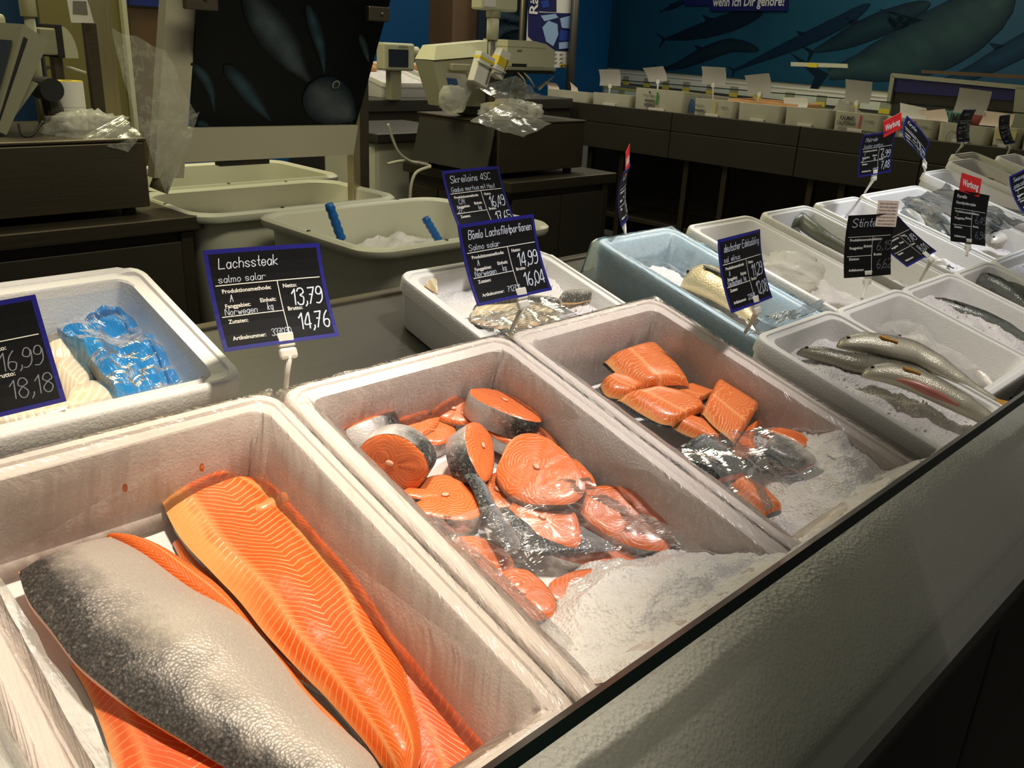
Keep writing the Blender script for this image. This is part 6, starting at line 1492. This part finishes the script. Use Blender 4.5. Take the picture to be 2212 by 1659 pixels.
for k, (yl, yr, tp, lab) in enumerate(EB):
    zt = at(tp[0], tp[1], x=XC + .06).z
    b9 = foam_box(lab, 0, yl - yr, 0, 0, .55, zt - .955, .10, wall=.022, mat='eps_back', yaw=90, tilt=math.radians(4), lip=False)
    b9.F = Matrix.Translation((XC + .06, yr, zt)) @ Matrix.Rotation(math.radians(90), 4, 'Z') @ Matrix.Rotation(math.radians(4), 4, 'X'); b9.o.matrix_world = b9.F
    EBX.append(b9)
    ice_bed('ice inside the ' + lab.split(' in the far')[0].split(' at the end')[0].split(' left of')[0], b9, .025, yl - yr - .025, -.52, -.025, lambda x, y: -.05, res=.02, seed=40.0 + k, chips=0)
    cl = G(); cl.box((b9.w * .35, .001, -b9.h + .105), (b9.w * .65, .012, -b9.h + .138), .002); cl.put('hand_grip', 'eps_old', parent=b9.o)
def bt(b, u, z):  # frame on the back face of an end-counter box, text reads from the staff side
    return b.F.inverted() @ b.F @ Matrix.Translation((b.w - u, .003 - .0 + (.006), z)) @ Matrix(((-1, 0, 0, 0), (0, 0, 1, 0), (0, 1, 0, 0), (0, 0, 0, 1)))
def btext(b, txt, u, z, size, mat, fit=None, name='lettering', bold=True):
    g = G(); printed(g, txt, 0, 0, size, z=.001, fit=fit, bold=bold, T=bt(b, u, z)); tag(g.put(name, mat, parent=b.o), kind='stuff')
def bmark(b, u0, u1, z0, z1, mat, name='printed_mark'):
    G().box((b.w - u1, .004, z0), (b.w - u0, .0085, z1)).put(name, mat, parent=b.o)
def barcode(b, u, z, w, h):
    g = G(); x = 0; rr = random.Random(int(u * 1000))
    while x < w: s = rr.choice((.002, .003, .005)); g.box((b.w - u - x - s, .004, z), (b.w - u - x, .0085, z + h)); x += s + rr.choice((.002, .003))
    tag(g.put('barcode', 'print_grey', parent=b.o), kind='stuff')
for i in (6, 7):
    b = EBX[i]; btext(b, 'KALMAR', .05, -.045, .036, 'print_black', .085); btext(b, 'CALIFORNIA', .035, -.072, .030, 'print_black', .115); btext(b, 'gefroren', .05, -.095, .020, 'print_grey', .06)
    bmark(b, .165, .172, -.085, -.012, plain('red_mark%d' % i, S(214, 70, 84), .6)); barcode(b, .19, -.11, .09, .018); btext(b, 'Loligo', .20, -.045, .018, 'print_grey', .05); btext(b, '25 lbs', .20, -.128, .014, 'print_grey', .05)
b = EBX[2]; barcode(b, .11, -.085, .08, .016); barcode(b, .11, -.115, .08, .02); bmark(b, .20, .212, -.10, -.02, plain('green_mark', S(60, 150, 70), .6)); bmark(b, .135, .145, -.03, -.018, 'print_black'); btext(b, 'Norge', .09, -.05, .022, 'print_grey', .10)
# blue letters on its side face (toward the display row)
gq = G(); printed(gq, 'BÖ', 0, 0, .12, z=.001, fit=.15, bold=True, T=Matrix.Translation((-.003, -.05, -.125)) @ Matrix(((0, 0, -1, 0), (-1, 0, 0, 0), (0, 1, 0, 0), (0, 0, 0, 1)))); gq.put('blue_letters', plain('blue_letters', S(60, 110, 190), .6), parent=b.o)
b = EBX[3]; barcode(b, .03, -.082, .07, .014); bmark(b, .175, .182, -.11, -.012, 'yellow'); btext(b, 'Fisch', .03, -.05, .02, 'print_grey', .06); btext(b, '04/23', .22, -.05, .02, 'print_grey', .05)
b = EBX[8]; g = G(); write(g, 'CG', 0, 0, .06, .003, fit=.11, z=.001); Tq = bt(b, .06, -.10); g.v = [Tq @ p for p in g.v]; tag(g.put('handwriting', 'print_grey', parent=b.o), kind='stuff')
b = EBX[9]; bmark(b, .02, .12, -.06, -.015, plain('faded_label', S(214, 198, 130), .6), 'faded_label'); barcode(b, .02, -.11, .10, .02)
b = EBX[10]; btext(b, 'C', .02, -.085, .07, plain('pale_blue_print', S(120, 140, 200), .6)); btext(b, 'roma', .12, -.085, .05, M.setdefault('pbp', plain('pale_blue_print2', S(120, 140, 200), .6)), .13); bmark(b, .10, .108, -.08, .0, 'print_black', 'strap')
# wooden crate behind
cr = empty('wooden_crate', (XC + .42, 3.06, 1.0)); tag(cr, 'pale wooden crate with dark mussels behind the foam boxes', 'crate')
for a, b in (((-.16, -.25, 0), (-.15, .25, .185)), ((.15, -.25, 0), (.16, .25, .185)), ((-.15, -.25, 0), (.15, -.24, .185)), ((-.15, .24, 0), (.15, .25, .185)), ((-.15, -.24, 0), (.15, .24, .15))):
    G().box(a, b, .002).put('board', 'orange_wood', parent=cr)
for q in range(16):
    c = V((XC + .30 + .24 * random.random(), 3.06 + .42 * (random.random() - .5), 1.165))
    blob('mussel', 'black mussel in the wooden crate', c, (.03, .018, .016), 'print_black', .2, 2, q, 10, 8, 'mussel'); COL.objects[-1]['group'] = 'mussels in the wooden crate'

# paper price cards of that counter, seen from the back
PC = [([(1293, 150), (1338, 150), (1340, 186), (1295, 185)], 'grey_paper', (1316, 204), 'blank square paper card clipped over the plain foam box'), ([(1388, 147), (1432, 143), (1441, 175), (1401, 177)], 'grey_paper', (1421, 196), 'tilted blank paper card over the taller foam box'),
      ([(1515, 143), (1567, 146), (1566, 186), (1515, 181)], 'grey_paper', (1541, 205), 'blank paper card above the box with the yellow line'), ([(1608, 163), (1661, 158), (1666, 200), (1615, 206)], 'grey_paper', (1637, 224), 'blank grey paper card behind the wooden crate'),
      ([(1691, 210), (1743, 212), (1743, 232), (1691, 230)], 'white_paper', None, 'low white paper card left of the squid boxes'), ([(1826, 171), (1884, 177), (1877, 224), (1823, 219)], 'grey_paper', (1851, 240), 'grey blank paper card above the squid box'),
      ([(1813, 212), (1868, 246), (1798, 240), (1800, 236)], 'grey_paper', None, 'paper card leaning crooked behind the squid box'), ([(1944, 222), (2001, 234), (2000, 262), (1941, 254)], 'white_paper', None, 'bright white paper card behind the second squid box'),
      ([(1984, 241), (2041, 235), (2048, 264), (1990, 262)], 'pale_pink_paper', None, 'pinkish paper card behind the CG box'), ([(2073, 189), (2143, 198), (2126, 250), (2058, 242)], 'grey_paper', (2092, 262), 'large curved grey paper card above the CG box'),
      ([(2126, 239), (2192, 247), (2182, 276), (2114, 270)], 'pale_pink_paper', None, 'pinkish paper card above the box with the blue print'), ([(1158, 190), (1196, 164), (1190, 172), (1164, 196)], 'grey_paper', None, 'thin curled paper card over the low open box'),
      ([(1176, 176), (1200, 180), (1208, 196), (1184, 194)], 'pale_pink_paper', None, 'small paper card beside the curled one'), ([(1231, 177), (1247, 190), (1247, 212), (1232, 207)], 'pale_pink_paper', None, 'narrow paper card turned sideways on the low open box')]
for q, mat, ft, lab in PC:
    w3 = [at(x, y, x=XC + .26) for x, y in q]; c = sum(w3, V()) / 4
    n3 = V((-1, 0, 0))
    vs = []; N5 = 6
    for j in range(N5 + 1):
        for i in range(N5 + 1):
            u, v = i / N5, j / N5; p = lerp(lerp(w3[0], w3[1], u), lerp(w3[3], w3[2], u), v); vs.append(p - c + V((.012 * math.sin(math.pi * v), 0, 0)))
    m5 = N5 + 1; k = len(vs); fs = []
    for j in range(N5):
        for i in range(N5): a = j * m5 + i; fs += [(a, a + m5, a + m5 + 1, a + 1), (k + a, k + a + 1, k + a + m5 + 1, k + a + m5)]
    o = mk('paper_price_card', vs + [p + V((.0015, 0, 0)) for p in vs], fs, mat, M4=Matrix.Translation(c), smooth=True); tag(o, lab, 'price card', 'paper price cards on the end counter')
    if ft:
        f = at(ft[0], ft[1], x=XC + .27) - c; b0 = (w3[2] + w3[3]) / 2 - c
        G().tube([b0 + V((.004, 0, .012)), lerp(b0, f, .25), f - V((0, 0, .03))], [.008, .006, .005], 8).put('stake', 'clip', parent=o, smooth=True)
        G().tube([b0 + V((-.004, 0, -.004)), b0 + V((.008, 0, -.004))], .013, 14).put('clip', 'clip', parent=o)

# ================================================================== freezers along the mural wall
def along(s, d, z): return A_ + wd * s + wn * d + V((0, 0, z))
SL = (B_ - A_).length
def fz(nm, s0, s1, d0, d1, z0, z1, mat, parent=None):
    g = G(); g.hexa([along(s0, d1, z0), along(s1, d1, z0), along(s1, d0, z0), along(s0, d0, z0)], [along(s0, d1, z1), along(s1, d1, z1), along(s1, d0, z1), along(s0, d0, z1)])
    return g.put(nm, mat, parent=parent)
cs = [2.75, 4.2, 5.65, 7.1]
for k, (a, b) in enumerate(zip(cs, cs[1:])):
    f = fz('chest_freezer', a, b - .01, .10, .95, 0, .86, 'cream'); tag(f, ['chest freezer under the mural, next to the display frame', 'chest freezer in the middle of the mural wall', 'chest freezer at the end of the mural wall by the column'][k], 'freezer', 'chest freezers under the mural')
    fz('glass_lid', a + .05, b - .06, .16, .90, .862, .872, 'glass_clear', f); fz('rim', a + .02, b - .03, .90, .96, .86, .90, 'eps_back', f)
for k, (z0, z1, d, nm) in enumerate(((1.085, 1.205, .13, 'upper'), (.955, 1.035, .30, 'lower'))):
    r_ = fz('price_rail', 2.7, 7.15, d - .03, d, z0, z1, 'eps_old'); tag(r_, ['cream price rail right below the mural', 'cream price rail above the freezer lids'][k], 'rail')
    fz('dark_gap', 2.7, 7.15, d - .02, d + .004, z0 - .025, z0, 'print_black', r_)
    fz('bright_strip', 2.7, 7.15, d - .01, d + .008, z1 - .015, z1, 'yellow' if k else 'eps_old', r_)
    for q in range(11 if k == 0 else 9):
        s = 3.0 + q * (.38 if k == 0 else .46) + .1 * random.random(); tg_ = fz('price_tag', s, s + .11, d, d + .012, z0 + .002, z0 + .075 - .02 * k, 'cream_dark', r_)
        fz('yellow_tag', s, s + .11, d + .002, d + .016, z0 - .02, z0 + .018, 'yellow', r_)
sg2 = [at(x, y, x=6.9) for x, y in ((1708, 134), (1830, 138), (1831, 147), (1708, 143))]
o = mk('shelf_strip', sg2 + [p + V((.01, 0, 0)) for p in sg2], [(3, 2, 1, 0), (4, 5, 6, 7), (0, 1, 5, 4), (1, 2, 6, 5), (2, 3, 7, 6), (3, 0, 4, 7)], 'cream'); tag(o, 'short cream shelf strip with a yellow tag before the mural', 'shelf strip')
p_ = at(1755, 142, x=6.89); G().box(p_ - V((.006, .04, .012)), p_ + V((.004, .04, .02)), 0).put('yellow_tag', 'yellow', parent=o)
# framed cooler at the far right
xf = 6.0
def fr_px(nm, q, mat, par=None, lab=None, cat=None, th=.03, x=xf):
    w3 = [at(a, b, x=x) for a, b in q]; c = V() if par else sum(w3, V()) / len(w3); k = len(w3)
    o = mk(nm, [p - c for p in w3] + [p - c + V((th, 0, 0)) for p in w3], [tuple(range(k)), tuple(range(2 * k - 1, k - 1, -1))] + [(i, k + i, k + (i + 1) % k, (i + 1) % k) for i in range(k)], mat, parent=par, M4=None if par else Matrix.Translation(c))
    if lab: tag(o, lab, cat)
    return o
tk = empty('lobster_tank', (xf, 1.9, 0)); tag(tk, 'metal framed tank with a navy band at the end of the freezers', 'tank')
def tkp(nm, q, mat, x=xf, th=.03): o = fr_px(nm, q, mat, None, None, None, th, x); mw = o.matrix_world.copy(); o.parent = tk; o.matrix_parent_inverse = Matrix.Translation((-xf, -1.9, 0)); return o
tkp('top_bar', [(1926, 158), (2330, 196), (2330, 206), (1928, 167)], 'cream_dark'); tkp('side_bar', [(1924, 160), (1932, 168), (1922, 226), (1914, 226)], 'cream_dark')
tkp('side_bar', [(2194, 186), (2230, 189), (2216, 330), (2180, 320)], 'cream_dark'); tkp('navy_band', [(1932, 170), (2194, 190), (2188, 218), (1928, 198)], 'navy', xf + .02)
tkp('dark_water', [(1928, 198), (2190, 216), (2182, 292), (1922, 270)], plain('dark_tank', S(52, 48, 40), .2, var=.4, nscale=8), xf + .03)
tkp('rear_bar', [(1990, 151), (2330, 168), (2330, 178), (1990, 158)], 'wood', xf + .3)
hs = tkp('lobster_sign', [(2040, 238), (2098, 244), (2096, 270), (2040, 264)], plain('teal_sign', S(96, 158, 140), .5), xf - .03, .01)
g = G(); w0 = at(2040, 262, x=xf - .035); printed(g, 'HUMMER', 0, 0, .075, z=.002, fit=.20, bold=True, T=Matrix.Translation(w0 + V((0, .03, 0))) @ Matrix(((0, 0, -1, 0), (-1, 0, 0, 0), (0, 1, 0, 0), (0, 0, 0, 1)))); o = g.put('lettering', 'print_black', parent=tk); o.matrix_parent_inverse = Matrix.Translation((-xf, -1.9, 0))
o = blob('lobster_picture', None, at(2106, 258, x=xf - .03), (.008, .05, .04), plain('lobster_red', S(160, 60, 50), .5), .5, 3, 1.0, 14, 10); o.parent = tk; o.matrix_parent_inverse = Matrix.Translation((-xf, -1.9, 0))
